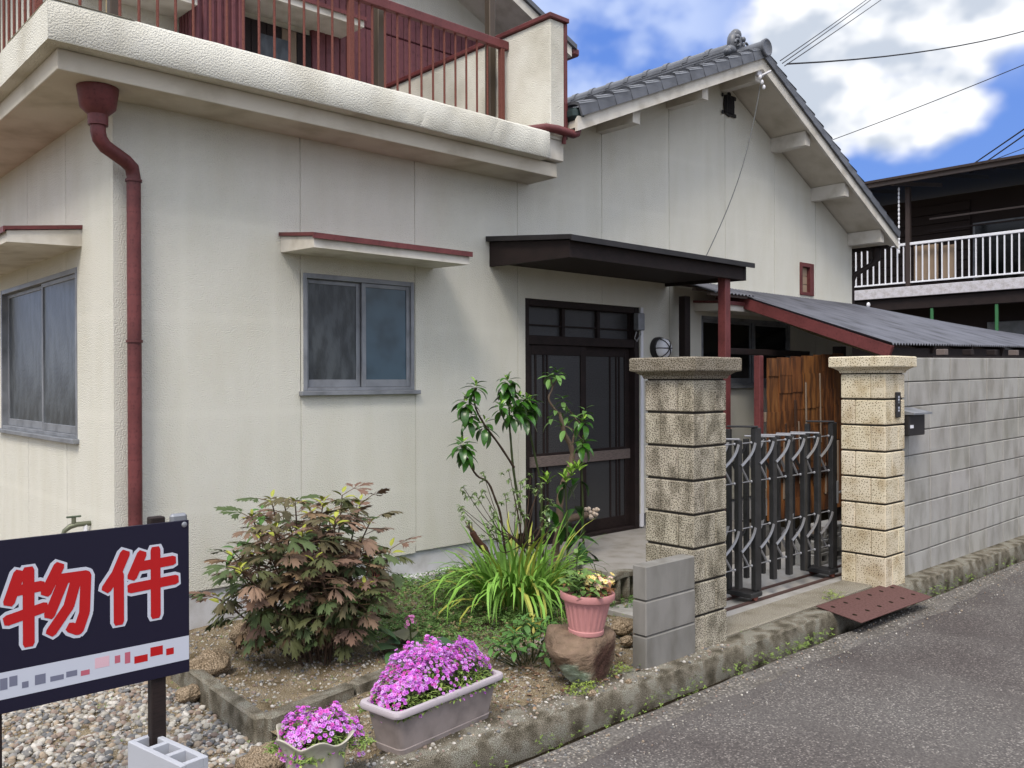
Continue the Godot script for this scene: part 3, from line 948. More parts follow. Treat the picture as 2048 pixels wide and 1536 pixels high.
func terrace() -> void:
	var slab := part("terrace_slab", bx(V(1.42, 3.42, -4.2), V(5.3, 3.535, 0.345), 0.004), M.soffit, house)
	var band := B.new()
	var fn := FastNoiseLite.new()
	fn.seed = 21
	fn.frequency = 1.2
	# stucco band: a ring of slightly uneven sections
	var pr := func(s: float) -> Array:
		var w := 0.0025 * fn.get_noise_1d(s * 1.5) + 0.003 * fn.get_noise_1d(s * 7.0)
		return [Vector2(-0.42, 3.536), Vector2(0.443 + w, 3.536 + w * 0.5), Vector2(0.45 + w, 3.545), Vector2(0.45 + w * 1.4, 3.74), Vector2(0.437 + w, 3.755 + w), Vector2(-0.42, 3.758)]
	var nseg := 40
	for i in nseg:
		var xa := lerpf(1.345, 5.115, float(i) / nseg)
		var xb := lerpf(1.345, 5.115, float(i + 1) / nseg)
		var a: Array = pr.call(xa)
		var b: Array = pr.call(xb)
		for k in 5:
			band.quad(V(xa, a[k].y, a[k].x), V(xb, b[k].y, b[k].x), V(xb, b[k + 1].y, b[k + 1].x), V(xa, a[k + 1].y, a[k + 1].x))
		if i == nseg - 1:
			for k in range(1, 5):
				band.tri(V(xb, b[0].y, b[0].x), V(xb, b[k + 1].y, b[k + 1].x), V(xb, b[k].y, b[k].x))
	for i in 30:
		var za := lerpf(0.449, -4.2, i / 30.0)
		var zb := lerpf(0.449, -4.2, (i + 1) / 30.0)
		var wa := 0.006 * fn.get_noise_1d(za * 2.0 + 70.0) if i > 0 else 0.0
		var wb := 0.006 * fn.get_noise_1d(zb * 2.0 + 70.0)
		band.quad(V(1.80, 3.5362, za), V(1.80, 3.5362, zb), V(1.345 - wb, 3.5362, zb), V(1.345 - wa, 3.5362, za))
		band.quad(V(1.345 - wa, 3.5362, za), V(1.345 - wb, 3.5362, zb), V(1.345 - wb, 3.745, zb), V(1.345 - wa, 3.745, za))
		band.quad(V(1.345 - wa, 3.745, za), V(1.345 - wb, 3.745, zb), V(1.36, 3.757, zb), V(1.36, 3.757, za))
		band.quad(V(1.36, 3.757, za), V(1.36, 3.757, zb), V(1.80, 3.757, zb), V(1.80, 3.757, za))
	band.smooth(0.75)
	part("terrace_band", band, M.stucco_rough, slab)
	part("terrace_floor", bx(V(1.5, 3.54, -4.2), V(5.17, 3.752, 0.2)), M.concrete, slab)
	part("slab_return", bx(V(5.121, 3.55, 0.0), V(5.335, 3.72, 0.392), 0.006), M.trim_white, slab)
	# parapet wall at the right end of the terrace
	var pw := part("parapet_wall", bx(V(5.17, 3.722, -1.99), V(5.335, 4.715, 0.40), 0.008), M.stucco_rough, house)
	part("parapet_cap", bx(V(5.145, 4.717, -1.99), V(5.375, 4.755, 0.425), 0.004), M.maroon, pw)
	part("corner_trim", bx(V(5.337, 3.74, 0.30), V(5.372, 4.715, 0.405), 0.004), M.maroon, pw)
	# railing
	var ry0 := 4.588
	var ry1 := 4.662
	var rail := B.new()
	rail.box(V(1.44, ry0, -0.155), V(5.168, ry1, -0.105), 0.004)
	rail.box(V(1.42, ry0, -4.1), V(1.47, ry1, -0.157), 0.004)
	var rl := part("railing", rail, M.maroon, house)
	var bl := B.new()
	bl.tube([Vector3.ZERO, V(0, ry0 - 3.756, 0)], [0.0095], 7, false)
	bl.smooth(0.1)
	var bm := bl.mesh()
	var x := 1.56
	while x < 5.02:
		if absf(x - 3.58) > 0.05:
			piece("baluster", bm, M.rust, Transform3D(Basis(), V(x, 3.756, -0.13)), rl)
		x += 0.1165
	for k in 22:
		piece("baluster", bm, M.rust, Transform3D(Basis(), V(1.445, 3.756, -0.28 - k * 0.13)), rl)
	for xx in [1.445, 3.58, 5.10]:
		part("rail_post", bx(V(xx - 0.022, 3.757, -0.152), V(xx + 0.022, ry0, -0.108), 0.003), M.rust, rl)
	# bronze posts of the terrace roof, which is above the picture
	var pf := B.new()
	pf.box(V(1.6, 6.25, -0.36), V(5.2, 6.35, -0.26), 0.005)
	var pg := part("terrace_frame", pf, M.bronze, house)
	for xx in [1.93, 3.95, 5.115]:
		part("post", bx(V(xx - 0.035, 3.757, -0.33), V(xx + 0.035, 6.249, -0.26), 0.006), M.bronze, pg)

func upper_floor() -> void:
	var top := func(xx: float) -> float: return 6.72 - 0.40 * absf(xx - 4.4)
	part("upper_wall", siding(1.9, 6.75, 3.757, top, [], -2.16, -2.06), M.stucco, house)
	part("upper_side_wall", bx(V(6.65, 3.6, -6.3), V(6.75, 5.72, -2.161)), M.stucco, house)
	part("upper_side_wall", bx(V(1.9, 3.6, -6.3), V(2.0, 5.72, -2.161)), M.stucco, house)
	# roof of the upper floor
	var rd := B.new()
	for s in [-1.0, 1.0]:
		var p := PackedVector2Array([Vector2(4.4, 6.80), Vector2(4.4 + s * 2.97, 6.80 - 2.97 * 0.42), Vector2(4.4 + s * 2.97, 6.69 - 2.97 * 0.42), Vector2(4.4, 6.69)])
		rd.prism(p, -6.6, -1.45)
	rd.col = Color.WHITE
	var ur := part("upper_roof", rd, M.trim_white, house)
	var ut := B.new()
	for s in [-1.0, 1.0]:
		ut.prism(PackedVector2Array([Vector2(4.4, 6.86), Vector2(4.4 + s * 3.03, 6.86 - 3.03 * 0.42), Vector2(4.4 + s * 3.03, 6.805 - 3.03 * 0.42), Vector2(4.4, 6.805)]), -6.65, -1.42)
	part("roof_edge", ut, M.tile, ur)
	part("eave_gutter", bx(V(7.39, 5.47, -6.5), V(7.50, 5.56, -1.44), 0.02), M.maroon, ur)
	# ribbed cladding on the wall behind the terrace
	var cb := B.new()
	cb.box(V(-0.036, 0, 0), V(0.036, 1.53, 0.02), 0.008)
	var cs := B.new()
	cs.box(V(-0.036, 0, 0), V(0.036, 0.30, 0.02), 0.008)
	var m1 := cb.mesh()
	var m2 := cs.mesh()
	var cl := part("cladding", bx(V(4.33, 3.757, -2.059), V(6.74, 5.61, -2.04)), M.cladding, house)
	var x := 4.37
	while x < 6.72:
		piece("cladding_board", m1, M.cladding, Transform3D(Basis(), V(x, 3.76, -2.039)), cl)
		piece("cladding_board", m2, M.cladding, Transform3D(Basis(), V(x, 5.30, -2.039)), cl)
		x += 0.078
	# shutter box with ribs, boarded door with a small dark pane
	var sb := part("shutter_box", bx(V(3.06, 3.757, -2.058), V(3.53, 5.6, -1.78)), M.cladding, house)
	for k in 7:
		part("rib", bx(V(3.075 + k * 0.065, 3.76, -1.779), V(3.115 + k * 0.065, 5.59, -1.758), 0.008), M.cladding, sb)
	for k in 4:
		part("rib", bx(V(3.038, 3.76, -2.03 + k * 0.065), V(3.059, 5.59, -1.99 + k * 0.065), 0.008), M.cladding, sb)
	var dr := part("terrace_door", bx(V(3.54, 3.757, -2.059), V(4.32, 5.05, -2.02)), M.dark_wood, house)
	for k in 5:
		part("board", bx(V(3.545 + k * 0.155, 3.76, -2.019), V(3.695 + k * 0.155, 5.04, -2.005), 0.003), M.dark_wood if k != 3 else M.plank_grey, dr)
	part("pane", bx(V(3.77, 4.30, -2.004), V(4.09, 4.93, -1.998)), M.frost, dr)
	awning(house, 3.55, 4.66, 5.10, 0.45, 0.05, Transform3D(Basis(), V(0, 0, -2.058)))
	awning(house, 2.20, 3.04, 4.86, 0.42, 0.05, Transform3D(Basis(), V(0, 0, -2.058)))
	part("upper_post", bx(V(1.98, 3.757, -0.62), V(2.06, 6.2, -0.54), 0.006), M.ochre_wall, house)

func gable_roof() -> void:
	var zf := 0.50
	var zb := -6.6
	# deck with soffit
	var dk := B.new()
	dk.prism(PackedVector2Array([Vector2(5.40, roof_top(5.40)), APEX, Vector2(APEX.x, APEX.y - 0.085), Vector2(5.40, roof_top(5.40) - 0.085)]), zb, zf - 0.032)
	dk.prism(PackedVector2Array([APEX, Vector2(11.46, roof_top(11.46)), Vector2(11.46, roof_top(11.46) - 0.085), Vector2(APEX.x, APEX.y - 0.085)]), zb, zf - 0.032)
	var roof := part("roof", dk, M.soffit, house)
	# bargeboards
	for s in 2:
		var xa := 5.39 if s == 0 else APEX.x + 0.001
		var xb := APEX.x - 0.001 if s == 0 else 11.47
		var bb := B.new()
		bb.prism(PackedVector2Array([Vector2(xa, roof_top(xa) + 0.006), Vector2(xb, roof_top(xb) + 0.006), Vector2(xb, roof_top(xb) - 0.118), Vector2(xa, roof_top(xa) - 0.118)]), zf - 0.03, zf)
		part("bargeboard", bb, M.trim_white, roof)
	# purlin ends
	for x in [6.23, 7.29, 8.24, 9.27, 10.19, 11.13]:
		var y := roof_top(x) - 0.094
		if x == 8.24:
			y -= 0.01
		var sl := 0.418 if x < 8.2 else (-0.487 if x > 8.3 else 0.0)
		var s := B.new()
		s.prism(PackedVector2Array([Vector2(-0.05, -0.135), Vector2(0.05, -0.135), Vector2(0.05, sl * 0.05), Vector2(-0.05, -sl * 0.05)]), 0.001, 0.44, Transform3D(Basis(), V(x, y, 0)))
		part("purlin", s, M.trim_white, roof)
	# tiles
	var ang_l := atan(0.418)
	var ang_r := -atan(0.487)
	# field tile: along local x = up the slope, z across; S-shaped section
	var sec := []
	for k in 9:
		var u := k / 8.0
		sec.append(Vector2(-0.14 + 0.28 * u, 0.016 + 0.026 * sin(u * TAU * 0.95 + 0.6)))
	var ft := B.new()
	for k in 8:
		var p: Vector2 = sec[k]
		var q: Vector2 = sec[k + 1]
		var l := 0.262
		ft.quad(V(0, p.y + 0.030, p.x), V(0, q.y + 0.030, q.x), V(l, q.y, q.x), V(l, p.y, p.x))
		ft.quad(V(0, p.y + 0.008, p.x), V(0, q.y + 0.008, q.x), V(0, q.y + 0.030, q.x), V(0, p.y + 0.030, p.x))
		ft.quad(V(0, q.y + 0.008, q.x), V(0, p.y + 0.008, p.x), V(l, p.y - 0.02, p.x), V(l, q.y - 0.02, q.x))
	var fm := ft.mesh()
	# verge tile: half round shoulder with a flat apron hanging over the bargeboard
	var vt := B.new()
	var ap := []
	for k in 7:
		var a := PI * k / 6.0
		ap.append(Vector2(0.055 + 0.085 * cos(PI - a) , 0.066 + 0.036 * sin(a)))
	ap.append(Vector2(0.140, -0.008))
	for k in 7:
		var p: Vector2 = ap[k]
		var q: Vector2 = ap[k + 1]
		var l := 0.262
		vt.quad(V(0, p.y + 0.026, p.x), V(0, q.y + (0.026 if k < 6 else 0.0), q.x + 0.006), V(l, q.y, q.x), V(l, p.y, p.x))
		vt.quad(V(0, p.y + 0.004, p.x - 0.016), V(0, q.y + 0.004, q.x - 0.016), V(0, q.y + (0.026 if k < 6 else 0.0), q.x + 0.006), V(0, p.y + 0.026, p.x))
	vt.box(V(0.001, -0.008, 0.125), V(0.261, 0.064, 0.139))
	var vm := vt.mesh()
	var rest_l := B.new()
	for side in 2:
		var ang := ang_l if side == 0 else PI - absf(ang_r)
		var n := 13 if side == 0 else 16
		var dx := 0.2185
		for i in n:
			var x := 5.42 + i * dx if side == 0 else 11.44 - i * 0.2
			if (side == 1 and x < APEX.x + 0.1):
				continue
			var y := roof_top(x) + 0.004
			var b := Basis(V(cos(ang), sin(ang), 0), V(-sin(ang), cos(ang), 0) if side == 0 else V(sin(ang), -cos(ang), 0), V(0, 0, 1))
			if b.determinant() < 0.0:
				b.x = b.x
			piece("verge_tile", vm, M.tile, Transform3D(b, V(x, y, zf - 0.115)), roof)
			for j in 22:
				var z := zf - 0.235 - 0.265 * j
				var t := Transform3D(b, V(x, y + 0.03, z))
				if side == 0 and j < 5:
					piece("roof_tile", fm, M.tile, t, roof)
				elif side == 0 or j < 10:
					var st_v: PackedVector3Array = ft.v
					for q in st_v.size():
						rest_l.v.append(t * st_v[q])
						rest_l.n.append(b * ft.n[q])
						rest_l.c.append(Color.WHITE)
						rest_l.uv.append(Vector2.ZERO)
	part("tile_field", rest_l, M.tile, roof, "stuff")
	# ridge: stacked flat courses, round ridge tiles with a collar each
	var zr := 0.10
	for k in 3:
		var w := 0.115 - 0.012 * k
		var c := B.new()
		for j in 22:
			c.box(V(APEX.x - w, APEX.y + 0.085 + 0.032 * k, zr - 0.29 * (j + 1) + 0.002), V(APEX.x + w, APEX.y + 0.085 + 0.032 * k + 0.027, zr - 0.29 * j), 0.006)
		part("ridge_course", c, M.tile, roof)
	var rt := B.new()
	var half := []
	for k in 11:
		var a := PI * k / 10.0
		half.append(Vector2(cos(a), sin(a)))
	for k in 10:
		var p: Vector2 = half[k]
		var q: Vector2 = half[k + 1]
		for e in [[0.083, 0.0, 0.083, -0.225], [0.094, -0.225, 0.094, -0.288], [0.083, -0.225, 0.094, -0.225], [0.094, -0.288, 0.083, -0.288]]:
			rt.quad(V(p.x * e[0], p.y * e[0], e[1]), V(p.x * e[2], p.y * e[2], e[3]), V(q.x * e[2], q.y * e[2], e[3]), V(q.x * e[0], q.y * e[0], e[1]))
	var rm := rt.mesh()
	for j in 22:
		piece("ridge_tile", rm, M.tile, Transform3D(Basis(), V(APEX.x, APEX.y + 0.178, zr - 0.29 * j)), roof)
	# ornamental end tile: domed body, curls and knobs
	var orn := B.new()
	var oc := V(APEX.x, APEX.y + 0.225, 0.17)
	orn.ball(oc + V(0, 0.02, -0.01), V(0.115, 0.14, 0.075), 8, 12)
	orn.ball(oc + V(0, 0.11, 0.0), V(0.07, 0.065, 0.06), 6, 10)
	for s in [-1.0, 1.0]:
		orn.ball(oc + V(s * 0.125, -0.09, 0.02), V(0.075, 0.055, 0.055), 6, 9)
		orn.ball(oc + V(s * 0.19, -0.12, 0.02), V(0.05, 0.04, 0.045), 6, 8)
		orn.ball(oc + V(s * 0.055, 0.06, 0.06), V(0.03, 0.03, 0.025), 5, 8)
		var cu := []
		for k in 10:
			var a := 0.55 * k
			var rr := 0.055 - 0.0045 * k
			cu.append(oc + V(s * (0.07 + rr * cos(a)), -0.02 + rr * sin(a), 0.075))
		orn.tube(cu, [0.014], 6)
	for k in 7:
		orn.ball(oc + V(-0.075 + 0.025 * k, -0.075 - 0.012 * absf(k - 3.0) , 0.075), V(0.015, 0.02, 0.015), 4, 6)
	orn.smooth(0.4)
	part("ridge_end_tile", orn, M.tile, roof)
	var tube_t := Transform3D(Basis(V(1, 0, 0), V(0, 0, 1), V(0, -1, 0)), V(APEX.x, APEX.y + 0.095, 0.12))
	var fr := B.new()
	fr.lathe([Vector2(0.0, 0.0), Vector2(0.078, 0.0), Vector2(0.08, 0.40), Vector2(0.092, 0.402), Vector2(0.094, 0.435), Vector2(0.082, 0.44), Vector2(0.06, 0.43), Vector2(0.0, 0.43)], 18, tube_t)
	fr.smooth(0.7)
	part("ridge_end_cylinder", fr, M.tile, roof)
	# copper gutter end at the left eave, red pipe below it
	var gt := B.new()
	gt.box(V(5.36, 3.90, -2.0), V(5.50, 4.005, 0.50), 0.03)
	var gutter := part("eave_gutter", gt, mat(Color(0.17, 0.22, 0.22), 0.5, {"metal": 0.4}), roof)
	var pp := B.new()
	pp.tube([V(5.455, 3.90, 0.44), V(5.455, 3.84, 0.44), V(5.44, 3.80, 0.44), V(5.40, 3.785, 0.44), V(5.20, 3.785, 0.45), V(5.10, 3.79, 0.42), V(4.96, 3.765, 0.33)], [0.034, 0.034, 0.036, 0.036, 0.036, 0.034, 0.03], 12)
	pp.tube([V(5.30, 3.785, 0.44), V(5.305, 3.69, 0.42)], [0.018], 8)
	part("overflow_pipe", pp, M.maroon, gutter)
	# pipe elbow at the right eave
	var rp := B.new()
	rp.tube([V(11.43, 3.44, 0.22), V(11.43, 3.30, 0.22), V(11.40, 3.24, 0.18), V(11.24, 3.10, 0.02), V(11.235, 3.0, -0.02), V(11.235, 2.4, -0.02)], [0.06, 0.055, 0.035, 0.035, 0.035, 0.035], 10)
	part("rain_pipe", rp, M.dark_wood, roof)
	part("eave_gutter", bx(V(11.42, 3.44, -6.0), V(11.54, 3.53, 0.40), 0.03), M.dark_wood, roof)
	# service bracket and insulators under the apex
	var ib := B.new()
	ib.box(V(8.19, 4.93, 0.441), V(8.31, 5.0, 0.47), 0.005)
	ib.tube([V(8.25, 4.93, 0.47), V(8.30, 4.97, 0.56)], [0.012], 6)
	for k in 3:
		ib.ball(V(8.20 + k * 0.035, 4.90 - k * 0.045, 0.49), V(0.02, 0.026, 0.02), 5, 8)
	part("wire_bracket", ib, M.white_plastic, roof)

func canopy() -> void:
	var s := B.new()
	var along := Transform3D(Basis(V(0, 0, 1), V(0, 1, 0), V(1, 0, 0)), Vector3.ZERO)
	# fascia boards
	s.prism(PackedVector2Array([Vector2(0.001, 2.665), Vector2(0.93, 2.646), Vector2(0.93, 2.775), Vector2(0.001, 2.87)]), 4.84, 4.875, along)
	s.prism(PackedVector2Array([Vector2(0.001, 2.665), Vector2(0.93, 2.646), Vector2(0.93, 2.775), Vector2(0.001, 2.87)]), 7.205, 7.24, along)
	s.box(V(4.876, 2.647, 0.895), V(7.204, 2.774, 0.928), 0.003)
	var cn := part("canopy", s, M.dark_wood, house)
	var so := B.new()
	so.prism(PackedVector2Array([Vector2(0.001, 2.695), Vector2(0.894, 2.68), Vector2(0.894, 2.70), Vector2(0.001, 2.715)]), 4.876, 7.204, along)
	part("ceiling_board", so, M.dark_wood, cn)
	var r := B.new()
	r.prism(PackedVector2Array([Vector2(0.001, 2.873), Vector2(0.975, 2.776), Vector2(0.975, 2.765), Vector2(0.988, 2.765), Vector2(0.988, 2.808), Vector2(0.975, 2.812), Vector2(0.001, 2.915)]), 4.80, 7.30, along)
	part("metal_roof", r, M.black_metal, cn)
	part("canopy_post", bx(V(6.965, 0.13, 0.80), V(7.05, 2.679, 0.885), 0.005), M.maroon, cn)

func pipes() -> void:
	var hp := B.new()
	var hc := V(1.685, 3.20, 0.165)
	hp.lathe([Vector2(0.0, 0.0), Vector2(0.055, 0.0), Vector2(0.056, 0.06), Vector2(0.098, 0.10), Vector2(0.115, 0.218), Vector2(0.0, 0.218)], 20, Transform3D(Basis(), hc))
	hp.smooth(0.75)
	var dp := part("downpipe_hopper", hp, M.maroon, house)
	var p := B.new()
	p.tube([hc + V(0, 0.03, 0), hc + V(0, -0.035, 0), hc + V(0.01, -0.075, -0.003), hc + V(0.045, -0.11, -0.02), V(1.86, 3.035, 0.10), V(1.905, 3.005, 0.08), V(1.918, 2.95, 0.072), V(1.918, 2.5, 0.072)], [0.043, 0.043, 0.043, 0.042, 0.042, 0.042, 0.041, 0.041], 16)
	p.tube([V(1.918, 2.5, 0.072), V(1.918, 0.05, 0.072)], [0.041], 16)
	p.smooth(0.4)
	part("downpipe", p, M.maroon, dp)
	for y in [2.93, 1.955, 0.75]:
		var c := B.new()
		c.lathe([Vector2(0.042, -0.008), Vector2(0.048, -0.008), Vector2(0.048, 0.008), Vector2(0.042, 0.008)], 16, Transform3D(Basis(), V(1.918, y, 0.072)))
		c.box(V(1.91, y - 0.006, -0.01), V(1.926, y + 0.006, 0.035))
		part("pipe_collar", c, M.maroon, dp)
	# outdoor tap on the side wall
	var t := thing("garden_tap", "old brass garden tap with white hose joint on left wall", "tap", V(1.81, 0.82, -0.45))
	var q := B.new()
	q.tube([V(1.83, 0.80, -0.45), V(1.74, 0.80, -0.45), V(1.70, 0.79, -0.46), V(1.67, 0.765, -0.47), V(1.66, 0.73, -0.475)], [0.016, 0.016, 0.018, 0.015, 0.014], 8)
	q.tube([V(1.72, 0.80, -0.455), V(1.72, 0.845, -0.455)], [0.014], 8)
	q.smooth(0.4)
	part("spout", q, mat(Color(0.42, 0.43, 0.36), 0.5, {"metal": 0.5}), t)
	part("handle", bx(V(1.675, 0.845, -0.463), V(1.765, 0.857, -0.447), 0.004), mat(Color(0.36, 0.40, 0.34), 0.5, {"metal": 0.4}), t)
	var j := B.new()
	j.tube([V(1.66, 0.735, -0.475), V(1.66, 0.69, -0.475)], [0.02], 10)
	part("hose_joint", j, M.white_plastic, t)
	var pipe := B.new()
	pipe.tube([V(1.79, 0.80, -0.45), V(1.79, 0.02, -0.45)], [0.014], 8)
	part("pipe", pipe, M.white_plastic, t)

# ---------------------------------------------------------------- lean-to roof at the right of the entrance
func build_lean_to() -> void:
	var o := thing("lean_to_roof", "low grey corrugated lean-to roof on red beam beside the gable wall", "roof", V(8.0, 0.12, 1.9))
	var eave := func(x: float) -> Vector3: return V(x, 2.035 + 0.0165 * (x - 8.0), 1.97)
	var back := func(x: float) -> Vector3: return V(x, 2.715 - 0.004 * (x - 8.0) if x < 11.2 else 2.702 - 0.036 * (x - 11.2), 0.02)
	var s := B.new()
	var pitch := 0.063
	var x := 8.0
	var sub := 6
	while x < 17.6:
		for k in sub:
			var xa := x + pitch * k / sub
			var xb := x + pitch * (k + 1) / sub
			var ha := 0.012 * cos(TAU * k / sub)
			var hb := 0.012 * cos(TAU * (k + 1) / sub)
			var u := V(0, 1, 0)
			s.quad(eave.call(xa) + u * ha, eave.call(xb) + u * hb, back.call(xb) + u * hb, back.call(xa) + u * ha)
		x += pitch
	s.smooth(0.2)
	var under := B.new()
	part("corrugated_sheet", s, M.corrugated, o)
	# small overlapping sheet towards the canopy with battens below
	var s2 := B.new()
	x = 7.34
	while x < 8.05:
		for k in sub:
			var xa := x + pitch * k / sub
			var xb := x + pitch * (k + 1) / sub
			var ha := 0.009 * cos(TAU * k / sub) + 0.022
			var hb := 0.009 * cos(TAU * (k + 1) / sub) + 0.022
			s2.quad(V(xa, 2.56 + ha, 0.50), V(xb, 2.56 + hb, 0.50), V(xb, 2.72 + hb, 0.02), V(xa, 2.72 + ha, 0.02))
		x += pitch
	part("corrugated_sheet", s2, M.corrugated, o)
	for k in 3:
		part("batten", bx(V(7.34, 2.675 - 0.06 * k, 0.06 + 0.18 * k), V(8.0, 2.70 - 0.06 * k, 0.10 + 0.18 * k)), M.grey_wood, o)
	# raking red beam at the open end, rafters, eave beam, posts
	var rake := func(px: float, m: Material, w: float, h: float, nm: String) -> void:
		var b := B.new()
		b.bar(back.call(px) + V(0, -0.02 - h / 2, 0.05), eave.call(px) + V(0, -0.016 - h / 2, -0.02), w, h, Vector3.UP, 0.003)
		part(nm, b, m, o)
	rake.call(8.035, M.maroon, 0.045, 0.115, "end_beam")
	for k in 9:
		rake.call(9.0 + k * 0.95, M.dark_wood, 0.04, 0.07, "rafter")
	var eb := B.new()
	eb.bar(eave.call(8.06) + V(0, -0.085, -0.09), eave.call(17.0) + V(0, -0.085, -0.09), 0.07, 0.10)
	part("eave_beam", eb, M.dark_wood, o)
	var lb := B.new()
	lb.bar(eave.call(8.1) + V(0, -0.16, 0.30), eave.call(17.0) + V(0, -0.16, 0.30), 0.05, 0.075)
	part("wall_plate", lb, M.dark_wood, o)
	for k in 8:
		part("packing_block", bx(V(8.35 + k * 0.62, 1.93 + 0.01 * k, 2.22), V(8.43 + k * 0.62, 1.985 + 0.01 * k, 2.30), 0.004), M.dark_wood if k % 3 else M.grey_wood, o)
	part("dark_post", bx(V(7.275, 0.12, 0.12), V(7.365, 2.56, 0.20), 0.004), M.dark_wood, o)
	part("cross_beam", bx(V(7.37, 1.965, 0.55), V(9.0, 2.025, 0.61), 0.004), M.dark_wood, o)
	part("red_post", bx(V(7.06, 0.12, 1.12), V(7.125, 1.93, 1.185), 0.005), M.maroon, o)
	part("dark_post", bx(V(8.56, 0.12, 1.10), V(8.66, 2.05, 1.2), 0.004), M.dark_wood, o)
	part("dark_post", bx(V(10.9, 0.12, 1.85), V(11.0, 2.0, 1.93), 0.004), M.dark_wood, o)
	var sh := thing("open_shelf_roof", "cream sloping board under the lean-to behind the plank screen", "board", V(8.9, 1.9, 0.5))
	var bd := B.new()
	bd.bar(V(9.15, 2.36, 0.25), V(8.9, 2.02, 1.35), 0.9, 0.02, V(0.2, 1, 0.3))
	part("board", bd, M.ochre_wall, sh)

# ---------------------------------------------------------------- neighbour across the side lane
func build_neighbour() -> void:
	var o := thing("neighbour_house", "dark neighbouring house with white railed balcony under a lean roof", "house", V(17.5, 0.0, 0.0))
	part("lower_wall", bx(V(17.2, -0.3, -9.0), V(24, 3.2, 7.0)), M.brown_wall, o)
	part("upper_wall", bx(V(17.9, 3.2, -9.0), V(24, 5.3, 7.0)), M.brown_wall, o)
	part("balcony_floor", bx(V(15.95, 3.19, -7.0), V(17.89, 3.36, 6.0), 0.01), M.dark_wood, o)
	part("deck_fascia", bx(V(15.9, 3.20, -7.0), V(15.945, 3.385, 6.0), 0.006), M.peeling, o)
	part("deck_beam", bx(V(15.97, 2.98, -7.0), V(16.12, 3.185, 6.0), 0.006), M.dark_wood, o)
	var rl := B.new()
	rl.box(V(15.98, 4.13, -7.0), V(16.03, 4.18, 6.0), 0.006)
	rl.box(V(15.985, 3.45, -7.0), V(16.025, 3.48, 6.0), 0.004)
	var r := part("railing", rl, M.white_paint, o)
	var bl := bx(V(-0.011, 0, -0.011), V(0.011, 0.649, 0.011), 0.002).mesh()
	var z := -6.9
	while z < 3.5:
		piece("baluster", bl, M.white_paint, Transform3D(Basis(), V(16.005, 3.4805, z)), r)
		z += 0.112
	for zz in [-4.6, -1.33, 0.62, 2.6]:
		part("balcony_post", bx(V(15.97, 3.386, zz - 0.04), V(16.05, 5.18, zz + 0.04), 0.006), M.maroon if zz > 0 else M.brown_wall, o)
	# corrugated balcony roof with purlins
	var rf := B.new()
	rf.bar(V(15.72, 5.27, -7.2), V(15.72, 5.27, 6.2), 0.05, 0.10)
	part("roof_fascia", rf, M.grey_wood, o)
	var tp := B.new()
	tp.prism(PackedVector2Array([Vector2(15.62, 5.33), Vector2(24.5, 6.6), Vector2(24.5, 6.55), Vector2(15.62, 5.29)]), -7.3, 6.3)
	part("roof", tp, M.brown_wall, o)
	for k in 14:
		var b := B.new()
		b.bar(V(15.75, 5.24, -6.6 + 0.85 * k), V(17.9, 5.53, -6.6 + 0.85 * k), 0.05, 0.07)
		part("rafter", b, M.grey_wood if k % 3 == 0 else M.dark_wood, o)
	var ch := B.new()
	for k in 16:
		ch.ball(V(15.9, 5.15 - 0.075 * k, -1.45), V(0.018, 0.04, 0.018), 4, 6)
	part("rain_chain", ch, M.white_plastic, o)
	# things on the balcony: tan screens, window, lattice
	part("tan_screen", bx(V(16.12, 3.5, -1.28), V(16.16, 4.12, -0.86), 0.004), M.tan_panel, o)
	part("tan_screen", bx(V(16.12, 3.5, -0.80), V(16.16, 4.08, -0.58), 0.004), M.tan_panel, o)
	var wn := part("window", bx(V(17.84, 3.4, -0.9), V(17.899, 4.7, 1.4), 0.01), M.alu, o)
	part("pane", bx(V(17.82, 3.45, -0.85), V(17.839, 4.65, 0.2)), M.dark_glass, wn)
	part("pane", bx(V(17.82, 3.45, 0.25), V(17.839, 4.65, 1.35)), M.dark_glass, wn)
	for k in 9:
		part("siding_board", bx(V(17.86, 3.45 + 0.19 * k, -7.0), V(17.899, 3.63 + 0.19 * k, -0.95), 0.01), M.brown_wall, o)
	for k in 3:
		part("hanging_rod", bx(V(16.6, 4.65 - 0.22 * k, -1.2), V(16.63, 4.68 - 0.22 * k, 0.55)), M.grey_wood if k == 0 else M.dark_wood, o)
	part("support_pole", bx(V(15.98, -0.3, -0.94), V(16.03, 2.98, -0.89), 0.01), M.green_pole, o)
	part("support_pole", bx(V(15.98, -0.3, 0.12), V(16.03, 2.98, 0.17), 0.01), M.green_pole, o)
	part("low_shutter", bx(V(17.12, 0.3, -0.4), V(17.19, 2.75, 4.5), 0.01), M.alu, o)
	var jar := B.new()
	jar.ball(V(15.9, 3.10, -2.02), V(0.035, 0.05, 0.035), 6, 8)
	part("small_lamp", jar, M.white_plastic, o)

